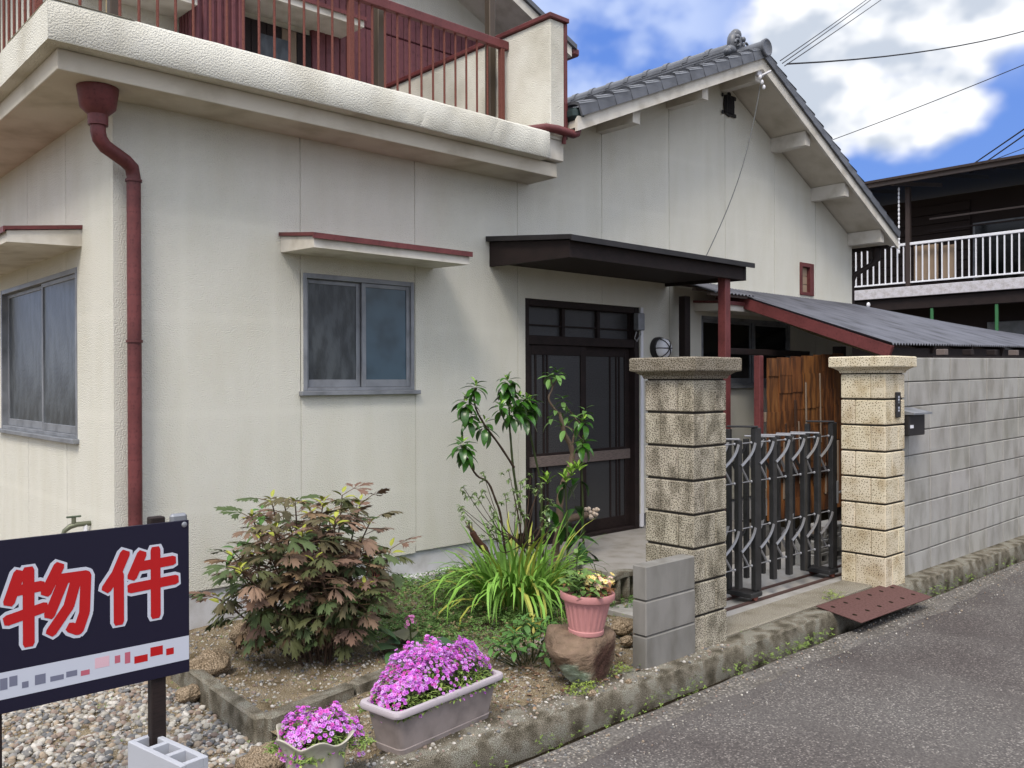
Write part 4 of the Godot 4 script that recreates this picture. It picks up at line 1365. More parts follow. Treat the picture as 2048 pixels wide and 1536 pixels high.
# ---------------------------------------------------------------- pillars and block walls
func gate_pillar(x0: float, x1: float, z0: float, z1: float, y0: float, m: Material, label: String) -> Node3D:
	var o := thing("gate_pillar", label, "pillar", V((x0 + x1) / 2, y0, (z0 + z1) / 2), "gate pillars")
	part("mortar_core", bx(V(x0 + 0.013, y0 - 0.15, z0 + 0.013), V(x1 - 0.013, y0 + 1.60, z1 - 0.013)), M.mortar, o)
	var ch := 0.199
	for k in 8:
		var ya := y0 + ch * k + (0.005 if k > 0 else -0.12)
		var yb := y0 + ch * (k + 1) - 0.009
		# four stones laid round like a pinwheel, turned over in each course
		var wx := x1 - x0
		var wz := z1 - z0
		var t := 0.115
		var st := []
		if k % 2 == 0:
			st = [[x0, z0, x0 + t, z1 - 0.0], [x0 + t, z1 - t, x1, z1], [x1 - t, z0, x1, z1 - t], [x0 + t, z0, x1 - t, z0 + t]]
			st = [[x0, z1 - (wz - t), x0 + t, z1], [x0 + t, z1 - t, x1, z1], [x1 - t, z0, x1, z1 - t], [x0, z0, x1 - t, z0 + t]]
		else:
			st = [[x0, z0, x0 + t, z1 - t], [x0, z1 - t, x1 - t, z1], [x1 - t, z0 + t, x1, z1], [x0 + t, z0, x1, z0 + t]]
		for q in st:
			var e := 0.0012
			var b := B.new()
			var w := rng.randf_range(0.90, 1.03)
			b.col = Color(w, w * rng.randf_range(0.98, 1.0), w * rng.randf_range(0.95, 1.0))
			b.box(V(q[0] + (e if q[0] > x0 else 0.0), ya, q[1] + (e if q[1] > z0 else 0.0)), V(q[2] - (e if q[2] < x1 else 0.0), yb, q[3] - (e if q[3] < z1 else 0.0)), 0.006)
			part("block", b, m, o)
	var c := B.new()
	var yt := y0 + 1.592
	var p := 0.062
	var rings := [[0.004, 0.0], [0.012, 0.02], [0.045, 0.042], [p, 0.046], [p, 0.045], [p + 0.004, 0.052], [p + 0.004, 0.120], [p - 0.004, 0.128]]
	for i in rings.size() - 1:
		var a: float = rings[i][0]
		var b: float = rings[i + 1][0]
		var ya: float = yt + rings[i][1]
		var yb: float = yt + rings[i + 1][1]
		var lo := [V(x0 - a, ya, z0 - a), V(x0 - a, ya, z1 + a), V(x1 + a, ya, z1 + a), V(x1 + a, ya, z0 - a)]
		var hi := [V(x0 - b, yb, z0 - b), V(x0 - b, yb, z1 + b), V(x1 + b, yb, z1 + b), V(x1 + b, yb, z0 - b)]
		for k in 4:
			c.quad(lo[k], lo[(k + 1) % 4], hi[(k + 1) % 4], hi[k])
	c.quad(V(x0 - p + 0.004, yt + 0.128, z0 - p + 0.004), V(x0 - p + 0.004, yt + 0.128, z1 + p - 0.004), V(x1 + p - 0.004, yt + 0.128, z1 + p - 0.004), V(x1 + p - 0.004, yt + 0.128, z0 - p + 0.004))
	part("cap_stone", c, M.worn_cap if m == M.worn_block else m, o)
	return o

func build_walls() -> void:
	gate_pillar(4.239, 4.575, 2.137, 2.497, 0.122, M.worn_block, "weathered grey brown gate pillar behind the low block wall")
	var rp := gate_pillar(6.555, 6.891, 2.216, 2.569, 0.165, M.tan_block, "pale tan speckled gate pillar with black nameplate")
	var np := part("nameplate", bx(V(6.715, 1.415, 2.5705), V(6.795, 1.61, 2.583), 0.004), M.black_metal, rp)
	for k in 5:
		part("character", bx(V(6.745, 1.565 - k * 0.021 - (0.02 if k > 2 else 0.0), 2.5832), V(6.765, 1.580 - k * 0.021 - (0.02 if k > 2 else 0.0), 2.5845)), M.print_white if k != 2 else M.alu, np)
	# long wall of stacked blocks
	var o := thing("block_wall", "long pale grey concrete block wall running right from the tan pillar", "wall", V(9.2, 0.12, 2.44))
	var sh := 0.0135
	var core := B.new()
	core.box(V(6.90, -0.05, 2.385), V(12.4, 1.855, 2.457), 0.0, Transform3D(), sh)
	part("mortar_core", core, M.mortar_grey, o)
	var x := 6.895
	var xw := [0.30, 0.42, 0.42]
	var i := 0
	while x < 12.2:
		var w: float = 0.29 if i == 0 else 0.424
		for k in 9:
			var y := 0.085 + 0.2005 * k + sh * (x + w / 2 - 7.3)
			var b := B.new()
			var g := rng.randf_range(0.90, 1.04)
			b.col = Color(g, g * rng.randf_range(0.985, 1.0), g * rng.randf_range(0.965, 1.0))
			var dz := rng.randf_range(-0.002, 0.002)
			b.box(V(x + 0.005, y + (0.003 if k > 0 else -0.12), 2.37), V(x + w - 0.005, y + 0.1955, 2.47 + dz), 0.005, Transform3D(), sh)
			part("block", b, M.block, o)
		x += w
		i += 1
	# low wall of three blocks
	var lw := thing("low_block_wall", "low wall of three stacked grey blocks left of the weathered pillar", "wall", V(4.0, 0.12, 2.46))
	for k in 3:
		var b := B.new()
		var g := rng.randf_range(0.52, 0.66)
		b.col = Color(g, g * 0.985, g * 0.97)
		b.box(V(3.782 + 0.002 * k, 0.105 + 0.195 * k, 2.412), V(4.236, 0.105 + 0.195 * k + 0.189, 2.512 - 0.002 * k), 0.006)
		part("block", b, M.block, lw)
	part("mortar_core", bx(V(3.80, 0.0, 2.425), V(4.236, 0.66, 2.50)), M.mortar_grey, lw)
	# letter box
	var mb := thing("mailbox", "dark grey letter box with sloping lid beside the tan pillar", "mailbox", V(7.05, 1.26, 2.53))
	part("box_body", bx(V(6.90, 1.265, 2.475), V(7.19, 1.43, 2.60), 0.006), M.black_metal, mb)
	var ld := B.new()
	ld.prism(PackedVector2Array([Vector2(2.476, 1.431), Vector2(2.64, 1.431), Vector2(2.64, 1.445), Vector2(2.476, 1.48)]), 6.895, 7.235, Transform3D(Basis(V(0, 0, 1), V(0, 1, 0), V(1, 0, 0)), Vector3.ZERO))
	part("lid", ld, M.alu, mb)
	part("paper_label", bx(V(6.915, 1.325, 2.6005), V(6.975, 1.35, 2.602)), M.white_paint, mb)

# ---------------------------------------------------------------- folding gate
func build_gate() -> void:
	var o := thing("folding_gate", "dark bronze folding lattice gate on rails between two pillars", "gate", V(5.7, 0.14, 2.02))
	var zf := 2.105
	var zb := 1.95
	var xs := [4.66, 4.88, 5.09, 5.30, 5.525, 5.75, 5.97, 6.185, 6.395, 6.635]
	for i in xs.size():
		var x: float = xs[i]
		var tall := i == 4 or i == 9
		var yt := 1.365 if tall else 1.285
		var yb := 0.205 if tall else 0.25
		var w := 0.038 if tall else 0.024
		part("bar", bx(V(x - w, yb, zf - 0.02), V(x + w, yt, zf + 0.02), 0.004), M.gate_dark, o)
		part("bar", bx(V(x - 0.11 - 0.018, yb, zb - 0.018), V(x - 0.11 + 0.018, yt - 0.01, zb + 0.018), 0.004), M.gate_dark, o)
		# top cap between front and rear bar
		var c := B.new()
		c.bar(V(x - 0.10, yt + 0.008, zb - 0.02), V(x - 0.005, yt + 0.008, zf + 0.02), 0.030 if not tall else 0.06, 0.012, Vector3.UP, 0.003)
		part("top_cap", c, M.silver if not tall else M.gate_dark, o)
		if i == 0:
			continue
		var xa: float = xs[i - 1] + (0.038 if i - 1 == 4 else 0.024)
		var xb: float = x - w
		for y in [0.985, 0.385]:
			# curved arms: upper arm sweeps from the top pin down to the left bar, lower arm from there to the lower pin
			var hi: float = y + 0.275
			var up := []
			var dn := []
			for k in 9:
				var u := k / 8.0
				up.append(V(lerpf(xb - 0.012, xa - 0.022, u) + 0.034 * sin(u * PI), lerpf(hi, y + 0.125, u), zf + 0.027))
				dn.append(V(lerpf(xa - 0.018, xb - 0.055, u) + 0.02 * sin(u * PI * 0.5), lerpf(y + 0.125, y, u), zf + 0.012 - 0.03 * u))
			var a := B.new()
			for pts in [up, dn]:
				for k in 8:
					a.bar(pts[k], pts[k + 1] + (pts[k + 1] - pts[k]) * 0.08, 0.017, 0.009, V(0, 0.3, 1))
			part("arm", a, M.silver, o)
			# the mirrored arms on the rear plane
			var r := B.new()
			for pts in [up, dn]:
				for k in 8:
					var p: Vector3 = pts[k] - V(0.085, 0, 0.17)
					var q: Vector3 = pts[k + 1] - V(0.085, 0, 0.17)
					r.bar(p, q, 0.007, 0.02, V(0, 0.3, 1))
			part("rear_arm", r, M.gate_dark if i % 2 else M.silver, o)
			for yy in [y, hi]:
				var pn := B.new()
				pn.tube([V(xa - 0.005, yy, zf - 0.012), V(xb + 0.005, yy, zf - 0.012)], [0.0045], 6)
				for e in 2:
					pn.ball(V(xa + 0.012 if e == 0 else xb - 0.012, yy, zf - 0.008), V(0.011, 0.011, 0.011), 5, 7)
				part("pin", pn, M.silver, o)
	# wheel carriages, latch
	for x in [5.50, 6.61, 4.70]:
		var c := B.new()
		c.box(V(x - 0.10, 0.168, zb - 0.03), V(x + 0.045, 0.203, zf + 0.04), 0.006)
		var cr := part("carriage", c, M.gate_dark, o)
		for z in [zb, zf + 0.02]:
			var wh := B.new()
			wh.tube([V(x - 0.03, 0.170, z - 0.012), V(x - 0.03, 0.170, z + 0.012)], [0.028], 12)
			part("wheel", wh, M.rust, cr)
	var lt := B.new()
	lt.box(V(6.65, 0.72, zf + 0.021), V(6.672, 0.90, zf + 0.035), 0.004)
	lt.tube([V(6.66, 0.80, zf + 0.03), V(6.71, 0.815, zf + 0.04), V(6.73, 0.79, zf + 0.03)], [0.008], 6)
	part("latch", lt, M.silver, o)
	var rl := thing("gate_rails", "pair of rusty floor rails under the folding gate", "rail", V(5.6, 0.14, 2.03))
	part("rail", bx(V(4.58, 0.126, zf - 0.002), V(7.2, 0.144, zf + 0.022), 0.003), M.rail, rl)
	part("rail", bx(V(4.58, 0.126, zb - 0.012), V(7.2, 0.142, zb + 0.012), 0.003), M.rail, rl)

# concrete block with hollow cores along its short side, lying or standing by t
func hollow_block(l: float, h: float, w: float) -> B:
	var s := B.new()
	var n := 3
	var web := 0.028
	var cw := (l - web * (n + 1)) / n
	s.box(V(-l / 2, 0, -w / 2), V(l / 2, h, -w / 2 + 0.024), 0.003)
	s.box(V(-l / 2, 0, w / 2 - 0.024), V(l / 2, h, w / 2), 0.003)
	for k in n + 1:
		var x := -l / 2 + (cw + web) * k
		s.box(V(x, 0.001, -w / 2 + 0.0235), V(x + web, h - 0.001, w / 2 - 0.0235))
	return s

func build_yard_things() -> void:
	# steel plate bridging the gutter
	var pl := B.new()
	var pt := Transform3D(Basis.from_euler(V(0.145, -0.03, 0)), V(6.17, 0.1455, 2.512))
	pl.box(V(-0.525, -0.007, 0.0), V(0.525, 0.0, 0.335), 0.002, pt)
	var sp := thing("steel_plate", "rust red steel plate with two rows of holes over gutter", "plate", V(6.17, 0.1, 2.68))
	part("sheet", pl, M.steel, sp)
	for r in 2:
		for k in 6:
			var h := B.new()
			h.lathe([Vector2(0.0, 0.0012), Vector2(0.017, 0.0008)], 10, pt * Transform3D(Basis(), V(-0.43 + 0.172 * k, 0.0, 0.075 + 0.16 * r)))
			part("hole", h, M.dark_soil, sp)
	# plank screen behind the gate
	var sc := thing("plank_screen", "screen of weathered orange brown split planks behind the gate", "screen", V(7.85, 0.4, 1.2))
	var x := 7.145
	var k := 0
	while x < 8.5:
		var w: float = [0.17, 0.235, 0.19, 0.25, 0.16, 0.21, 0.2][k % 7]
		w = minf(w, 8.55 - x)
		var b := B.new()
		var g := rng.randf_range(0.72, 1.1)
		b.col = Color(g, g * rng.randf_range(0.88, 1.0), g * rng.randf_range(0.8, 1.0))
		var z := 1.20 + rng.randf_range(-0.006, 0.01)
		var n := 9
		var edge := []
		for e in n + 1:
			edge.append(rng.randf_range(-0.012, 0.012))
		var yt := 1.905 + 0.055 * (x - 7.1)
		for e in n:
			var ya := lerpf(0.42, yt, float(e) / n)
			var yb := lerpf(0.42, yt, float(e + 1) / n)
			var poly := PackedVector2Array([Vector2(x + 0.003 + edge[e] * 0.5, ya), Vector2(x + w - 0.003 + edge[e], ya), Vector2(x + w - 0.003 + edge[e + 1], yb), Vector2(x + 0.003 + edge[e + 1] * 0.5, yb)])
			b.prism(poly, z, z + 0.022 + 0.006 * sin(e * 1.7 + k))
		part("plank", b, M.plank, sc)
		for e in 2:
			var st := B.new()
			var px := x + w * rng.randf_range(0.1, 0.9)
			var ya := rng.randf_range(0.5, 1.1)
			var yb := ya + rng.randf_range(0.25, 0.75)
			st.bar(V(px, ya, z + 0.026), V(px + rng.randf_range(-0.02, 0.02), minf(yb, yt - 0.03), z + 0.026), rng.randf_range(0.014, 0.034), 0.014, Vector3.BACK, 0.005)
			part("bark_strip", st, M.bark_dark if e else M.plank_grey, sc)
		x += w
		k += 1
	for y in [0.62, 1.32]:
		part("batten", bx(V(7.14, y, 1.15), V(8.52, y + 0.09, 1.195), 0.004), M.plank_grey, sc)
	part("front_batten", bx(V(7.14, 0.80, 1.24), V(8.3, 0.86, 1.265), 0.004), M.dark_wood, sc)
	# stacked hollow blocks and a plank under the screen
	var hb := hollow_block(0.39, 0.19, 0.10)
	var hm := hb.mesh()
	var spots := [[7.05, 0.128, 1.72, "lowest hollow block at the left of the stack behind the gate"], [7.46, 0.128, 1.70, "lowest hollow block at the right of the stack behind the gate"], [7.10, 0.234, 1.71, "second layer hollow block, left, in the stack behind the gate"], [7.52, 0.234, 1.72, "second layer hollow block, right, in the stack behind the gate"], [7.30, 0.340, 1.70, "topmost hollow block of the stack behind the gate"]]
	for q in spots:
		var t := Transform3D(Basis(V(1, 0, 0), V(0, 0, 1), V(0, -1, 0)) , V(q[0], q[1] + 0.05, q[2] - 0.095))
		var m := piece("hollow_block", hm, M.block, t, self)
		tag(m, q[3], "block", "hollow blocks stacked behind the gate")
	tag(part("loose_board", bx(V(6.95, 0.392, 1.62), V(8.3, 0.415, 1.78), 0.003), M.plank_grey), "grey loose board lying on the block stack behind the gate", "board")
	# openwork block lying beside the porch
	var ob := thing("openwork_block", "old openwork concrete block lying between pink pot and porch", "block", V(4.84, 0.13, 1.46))
	var ot := Transform3D(Basis.from_euler(V(0, -0.12, 0)), V(4.84, 0.12, 1.46))
	var fr := B.new()
	fr.box(V(-0.20, 0, -0.05), V(0.20, 0.03, 0.05), 0.004, ot)
	fr.box(V(-0.20, 0.031, -0.05), V(-0.17, 0.159, 0.05), 0.004, ot)
	fr.box(V(0.17, 0.031, -0.05), V(0.20, 0.159, 0.05), 0.004, ot)
	for e in 12:
		var a0 := PI * e / 12.0
		var a1 := PI * (e + 1) / 12.0
		fr.bar(ot * V(-cos(a0) * 0.185, 0.15 + 0.06 * sin(a0), 0), ot * V(-cos(a1) * 0.185, 0.15 + 0.06 * sin(a1), 0), 0.10, 0.032, Vector3.UP)
	part("frame", fr, M.kerb, ob)
	for e in 3:
		var br := B.new()
		br.box(V(-0.09 + 0.09 * e - 0.014, 0.031, -0.045), V(-0.09 + 0.09 * e + 0.014, 0.19, 0.045), 0.004, ot)
		part("bar", br, M.kerb, ob)
	# bed edging
	var labels := ["mossy concrete edging stone along the gravel, nearest the sign post", "mossy concrete edging stone along the gravel, behind the sign board", "cracked edging stone between the planters, nearer the small pot", "edging stone behind the long planter, partly hidden by phlox"]
	var es := [[V(1.88, 0.0, 1.80), V(1.91, 0.0, 1.22)], [V(1.915, 0.0, 1.205), V(1.95, 0.0, 0.62)], [V(1.89, 0.0, 1.80), V(2.42, 0.0, 1.69)], [V(2.435, 0.0, 1.687), V(2.98, 0.0, 1.58)]]
	for i in 4:
		var b := B.new()
		b.bar(es[i][0] + V(0, 0.05, 0), es[i][1] + V(0, 0.05, 0), 0.075, 0.23, Vector3.UP, 0.012)
		tag(part("edging_stone", b, M.kerb), labels[i], "edging stone", "concrete edging of the planted bed")
	# boulder under the pink pot
	var fn := FastNoiseLite.new()
	fn.seed = 77
	fn.frequency = 1.1
	var bo := B.new()
	var bc := V(3.41, 0.240, 2.385)
	bo.ball(Vector3.ZERO, V(1.12, 1.0, 1.08), 34, 46, func(d: Vector3):
		# faceted: flat top, sloping face at the front right, undercut at the left
		var acc := 0.0
		for q in [[V(0.05, 1, 0.05), 0.135], [V(0.25, -0.16, 0.96), 0.098], [V(-0.80, -0.58, 0.15), 0.110], [V(-0.62, -0.58, -0.53), 0.115], [V(0.9, -0.05, 0.42), 0.165], [V(0.5, -0.85, 0.35), 0.160], [V(-0.85, 0.25, -0.45), 0.165], [V(0.5, 0, -0.85), 0.15], [V(0, -1, 0), 0.185], [V(-0.62, 0.60, 0.50), 0.150], [V(0.15, 0.72, 0.68), 0.150], [V(-0.6, -0.05, 0.80), 0.138]]:
			var sup: float = d.dot(q[0].normalized()) / q[1]
			if sup > 0.0:
				acc += pow(sup, 13.0)
		var s := pow(acc, -1.0 / 13.0)
		s *= 1.05 + 0.09 * fn.get_noise_3dv(d * 1.6) + 0.035 * fn.get_noise_3dv(d * 5.0)
		return s)
	for i in bo.v.size():
		var p := bo.v[i]
		var d := p.normalized()
		var nz := fn.get_noise_3dv(p * 14.0)
		var pale := smoothstep(0.70, 0.86, d.dot(V(-0.76, -0.62, 0.20)) + 0.34 * nz)
		var dark := smoothstep(0.66, 0.84, d.dot(V(0.36, -0.10, 0.93)) + 0.24 * nz)
		var cc := lin(0.54, 0.46, 0.39).lerp(lin(0.68, 0.73, 0.65), pale)
		cc = cc.lerp(lin(0.36, 0.27, 0.235), dark * (1.0 - pale))
		bo.c[i] = cc * (0.88 + 0.45 * nz)
		bo.v[i] = bc + p
	bo.smooth(0.82)
	tag(part("boulder", bo, M.boulder), "brown boulder with pale green lichen carrying the pink pot", "boulder")
	# smaller stones
	var stones := [[4.20, 0.14, 1.98, 0.085, "pale angular stone beside the low block wall"], [4.36, 0.15, 1.62, 0.055, "whitish stone behind the low block wall"], [4.08, 0.12, 2.12, 0.05, "small grey stone at the foot of the low wall"],
		[1.72, 0.06, 2.16, 0.13, "big brown stone beside the small phlox pot"], [2.02, 0.12, 0.90, 0.12, "reddish brown stone at the edge of the bed behind the sign"], [1.84, 0.06, 1.06, 0.07, "greyish stone on gravel next to the edging"],
		[2.42, 0.13, 0.50, 0.10, "pale slab of stone leaning at the foot of the brown shrub"], [2.22, 0.11, 2.02, 0.04, "pale round stone between the small pot and the planter"], [3.28, 0.12, 2.57, 0.028, "small white stone in front of the boulder"], [3.02, 0.11, 2.45, 0.03, "small cream stone left of the boulder"], [3.55, 0.12, 2.58, 0.022, "orange chip of stone on the kerb near the boulder"]]
	for i in stones.size():
		var q = stones[i]
		var b := B.new()
		var fs := FastNoiseLite.new()
		fs.seed = 200 + i
		fs.frequency = 1.3
		b.ball(V(q[0], q[1] + q[3] * 0.35, q[2]), V(1.0, 0.62, 0.78) * q[3], 8, 10, func(d): return 1.0 + 0.38 * fs.get_noise_3dv(d))
		tag(part("stone", b, M.rock), q[4], "stone", "loose garden stones")
	planters()

func rounded(hx: float, hz: float, r: float, y: float, seg := 5) -> Array:
	var out := []
	for c in [[1, 1, 0.0], [-1, 1, 0.5], [-1, -1, 1.0], [1, -1, 1.5]]:
		for k in seg + 1:
			var a: float = (c[2] + 0.5 * k / seg) * PI
			out.append(V(c[0] * (hx - r) + cos(a) * r, y, c[1] * (hz - r) + sin(a) * r))
	return out

func loft(rings: Array, t: Transform3D) -> B:
	var s := B.new()
	for i in rings.size() - 1:
		var n: int = rings[i].size()
		for k in n:
			s.quad(t * rings[i][k], t * rings[i + 1][k], t * rings[i + 1][(k + 1) % n], t * rings[i][(k + 1) % n])
	return s

func planters() -> void:
	# long plastic trough
	var t := Transform3D(Basis.from_euler(V(0, 0.13, 0)), V(2.425, 0.115, 2.39))
	var tr := thing("planter_trough", "long greyish mauve plastic planter full of pink phlox", "planter", t.origin)
	var body := loft([rounded(0.285, 0.085, 0.03, 0.0), rounded(0.29, 0.09, 0.03, 0.028), rounded(0.287, 0.087, 0.03, 0.031), rounded(0.322, 0.108, 0.035, 0.188), rounded(0.312, 0.098, 0.03, 0.188), rounded(0.30, 0.09, 0.03, 0.10)], t)
	body.smooth(0.7)
	part("trough_body", body, M.planter, tr)
	var rim := loft([rounded(0.323, 0.109, 0.035, 0.178), rounded(0.345, 0.128, 0.04, 0.182), rounded(0.35, 0.133, 0.042, 0.194), rounded(0.345, 0.128, 0.04, 0.208), rounded(0.325, 0.108, 0.035, 0.208), rounded(0.313, 0.099, 0.03, 0.19)], t)
	rim.smooth(0.6)
	part("rim", rim, M.planter_rim, tr)
	var so := B.new()
	so.box(V(-0.30, 0.10, -0.09), V(0.30, 0.165, 0.09), 0.02, t)
	part("potting_soil", so, M.dark_soil, tr)
	# small pot with a wavy rim
	var p := thing("wavy_pot", "cream plastic pot with scalloped rim at the bottom edge", "pot", V(1.725, 0.10, 2.55))
	var pt := Transform3D(Basis(), V(1.725, 0.10, 2.55))
	var wave := func(a: float, q: Vector2) -> Vector2:
		var k := smoothstep(0.14, 0.24, q.y)
		return Vector2(0.012 * k * cos(a * 6.0), 0.016 * k * cos(a * 6.0 + 0.6))
	var b := B.new()
	b.lathe([Vector2(0.0, 0.0), Vector2(0.088, 0.0), Vector2(0.092, 0.01), Vector2(0.112, 0.14), Vector2(0.122, 0.205), Vector2(0.138, 0.235), Vector2(0.150, 0.246), Vector2(0.152, 0.252), Vector2(0.147, 0.255), Vector2(0.132, 0.243), Vector2(0.115, 0.20), Vector2(0.10, 0.12), Vector2(0.0, 0.12)], 60, pt, wave)
	b.smooth(0.5)
	part("pot_body", b, M.pot_cream, p)
	var ds := B.new()
	ds.lathe([Vector2(0.113, 0.185), Vector2(0.0, 0.20)], 20, pt)
	part("potting_soil", ds, M.dark_soil, p)
	# fluted pink pot on the boulder
	var k := thing("pink_pot", "fluted pink plastic flower pot standing on the boulder", "pot", V(3.42, 0.38, 2.40))
	var kt := Transform3D(Basis.from_euler(V(0.03, 0, -0.03)).scaled(Vector3.ONE * 1.05), V(3.42, 0.374, 2.40))
	var flute := func(a: float, q: Vector2) -> Vector2:
		var on := smoothstep(0.028, 0.04, q.y) * smoothstep(0.158, 0.150, q.y)
		return Vector2(-0.0045 * on * (1.0 if fmod(a / TAU * 22.0 + 0.01, 1.0) < 0.5 else 0.0), 0.0)
	var f := B.new()
	f.lathe([Vector2(0.0, 0.0), Vector2(0.088, 0.0), Vector2(0.090, 0.004), Vector2(0.090, 0.02), Vector2(0.086, 0.024), Vector2(0.089, 0.034), Vector2(0.092, 0.042), Vector2(0.114, 0.148), Vector2(0.117, 0.160), Vector2(0.120, 0.176)], 88, kt, flute)
	f.smooth(0.85)
	part("pot_body", f, M.pot_pink, k)
	var r := B.new()
	r.lathe([Vector2(0.120, 0.172), Vector2(0.134, 0.172), Vector2(0.137, 0.177), Vector2(0.139, 0.203), Vector2(0.137, 0.208), Vector2(0.127, 0.208), Vector2(0.122, 0.195), Vector2(0.0, 0.188)], 44, kt)
	r.smooth(0.6)
	part("rim", r, M.pot_pink, k)

# ---------------------------------------------------------------- sign by the road
func build_sign() -> void:
	var z := 1.90
	var o := thing("for_sale_sign", "navy sign board with large red white-edged characters on a wooden post", "sign", V(1.3, 0.05, z))
	var x0 := 0.70
	var x1 := 1.498
	part("board", bx(V(x0, 0.482, z - 0.006), V(x1, 1.122, z + 0.006), 0.001), M.navy, o)
	part("post", bx(V(1.345, 0.06, z - 0.055), V(1.405, 1.145, z - 0.0075), 0.004), M.dark_wood, o)
	part("post_cap", bx(V(1.43, 1.105, z - 0.04), V(1.50, 1.15, z - 0.0075), 0.01), M.alu, o)
	part("post", bx(V(0.74, 0.03, z - 0.055), V(0.80, 1.10, z - 0.0075), 0.004), M.dark_wood, o)
	var sc := B.new()
	sc.ball(V(1.478, 1.105, z + 0.008), V(0.012, 0.012, 0.006), 6, 10)
	part("screw", sc, M.alu, o)
	part("white_band", bx(V(x0 + 0.002, 0.535, z + 0.0062), V(x1 - 0.002, 0.635, z + 0.0072)), M.print_white, o)
	# small faded print on the white band
	var xx := 0.79
	for k in 15:
		var ww := rng.randf_range(0.018, 0.055)
		var ya := 0.560 + rng.randf_range(0.0, 0.022)
		part("faded_print", bx(V(xx, ya, z + 0.0073), V(xx + ww, ya + rng.randf_range(0.018, 0.045), z + 0.0077)), [M.print_pink, M.print_red, M.print_pale][rng.randi() % 3] if k > 5 else M.print_grey, o)
		xx += ww + rng.randf_range(0.004, 0.022)
		if xx > 1.44:
			break
	# the two large characters as brush strokes: white edge below, red on top
	var c1 := [[[0.14, 0.97], [0.02, 0.60]], [[0.08, 0.74], [0.40, 0.76]], [[0.25, 1.0], [0.25, 0.0]], [[0.0, 0.36], [0.44, 0.46]],
		[[0.62, 1.0], [0.46, 0.66]], [[0.56, 0.82], [0.96, 0.82]], [[0.96, 0.82], [0.94, 0.30], [0.86, 0.06], [0.76, 0.12]], [[0.68, 0.80], [0.50, 0.34]], [[0.84, 0.80], [0.74, 0.42], [0.52, 0.10]]]
	var c2 := [[[0.26, 1.0], [0.14, 0.72], [0.0, 0.52]], [[0.17, 0.70], [0.17, 0.0]], [[0.50, 0.96], [0.36, 0.64]], [[0.44, 0.78], [0.96, 0.80]], [[0.34, 0.47], [1.0, 0.50]], [[0.70, 1.0], [0.70, 0.0]]]
	var put := func(strokes: Array, ox: float, oy: float, w: float, h: float) -> void:
		var wt := B.new()
		var rd := B.new()
		var cnt := 0
		for s in strokes:
			for q in s.size() - 1:
				cnt += 1
				for l in 2:
					var wd := 0.040 if l == 1 else 0.066
					var zz := z + (0.0063 if l == 0 else 0.0075) + 0.00005 * cnt
					var a := V(ox + s[q][0] * w, oy + s[q][1] * h, 0)
					var b := V(ox + s[q + 1][0] * w, oy + s[q + 1][1] * h, 0)
					var d := (b - a).normalized()
					var n := V(-d.y, d.x, 0) * wd / 2
					var e := d * wd * 0.32
					var poly := PackedVector2Array()
					for p in [a - e - n * 0.7, a - n, b - n, b + e - n * 0.7, b + e + n * 0.7, b + n, a + n, a - e + n * 0.7]:
						poly.append(Vector2(p.x, p.y))
					(wt if l == 0 else rd).prism(poly, zz, zz + 0.0006)
		part("character_edge", wt, M.print_white, o)
		part("character", rd, M.print_red, o)
	put.call(c1, 0.815, 0.725, 0.285, 0.275)
	put.call(c2, 1.165, 0.745, 0.275, 0.27)
	# hollow block holding the post
	var hb := hollow_block(0.39, 0.19, 0.12)
	var t := Transform3D(Basis.from_euler(V(0, -1.40, 0)), V(1.355, 0.045, 2.03))
	tag(piece("sign_base_block", hb.mesh(), M.new_block, t, self), "clean pale grey hollow block at the foot of the sign post", "block")

# ---------------------------------------------------------------- plants
# pointed leaf lying along +z from the origin, face up; fold lifts the edges, curl bends it down
func leaf_mesh(l: float, w: float, fold: float, curl: float, n := 5, tip := 0.55) -> ArrayMesh:
	var s := B.new()
	var rows := []
	for i in n + 1:
		var u := float(i) / n
		var ww := w * pow(sin(PI * pow(u, tip + 0.25)), 0.8) if i < n else 0.0
		if i == 0:
			ww = w * 0.04
		var a := curl * u
		var z := l * (sin(a) / curl if absf(curl) > 0.01 else u)
		var y := -l * ((1.0 - cos(a)) / curl if absf(curl) > 0.01 else 0.0)
		rows.append([V(-ww, y + ww * fold, z), V(0, y, z), V(ww, y + ww * fold, z)])
	for i in n:
		var a: Array = rows[i]
		var b: Array = rows[i + 1]
		for k in 2:
			s.quad(a[k], b[k], b[k + 1], a[k + 1])
	s.smooth(0.3)
	return s.mesh()

# long arching blade
func blade_mesh(l: float, w: float, bend: float) -> ArrayMesh:
	var s := B.new()
	var n := 7
	var p := Vector3.ZERO
	var a := 1.45
	var rows := []
	for i in n + 1:
		var u := float(i) / n
		var ww := w * (0.75 + 0.5 * u) * (1.0 - pow(u, 5.0))
		rows.append([p + V(-ww, 0.3 * ww, 0), p, p + V(ww, 0.3 * ww, 0)])
		a -= bend / n * (0.4 + 1.5 * u)
		p += V(0, sin(a), cos(a)) * l / n
	for i in n:
		for k in 2:
			s.quad(rows[i][k], rows[i + 1][k], rows[i + 1][k + 1], rows[i][k + 1])
	s.smooth(0.3)
	return s.mesh()

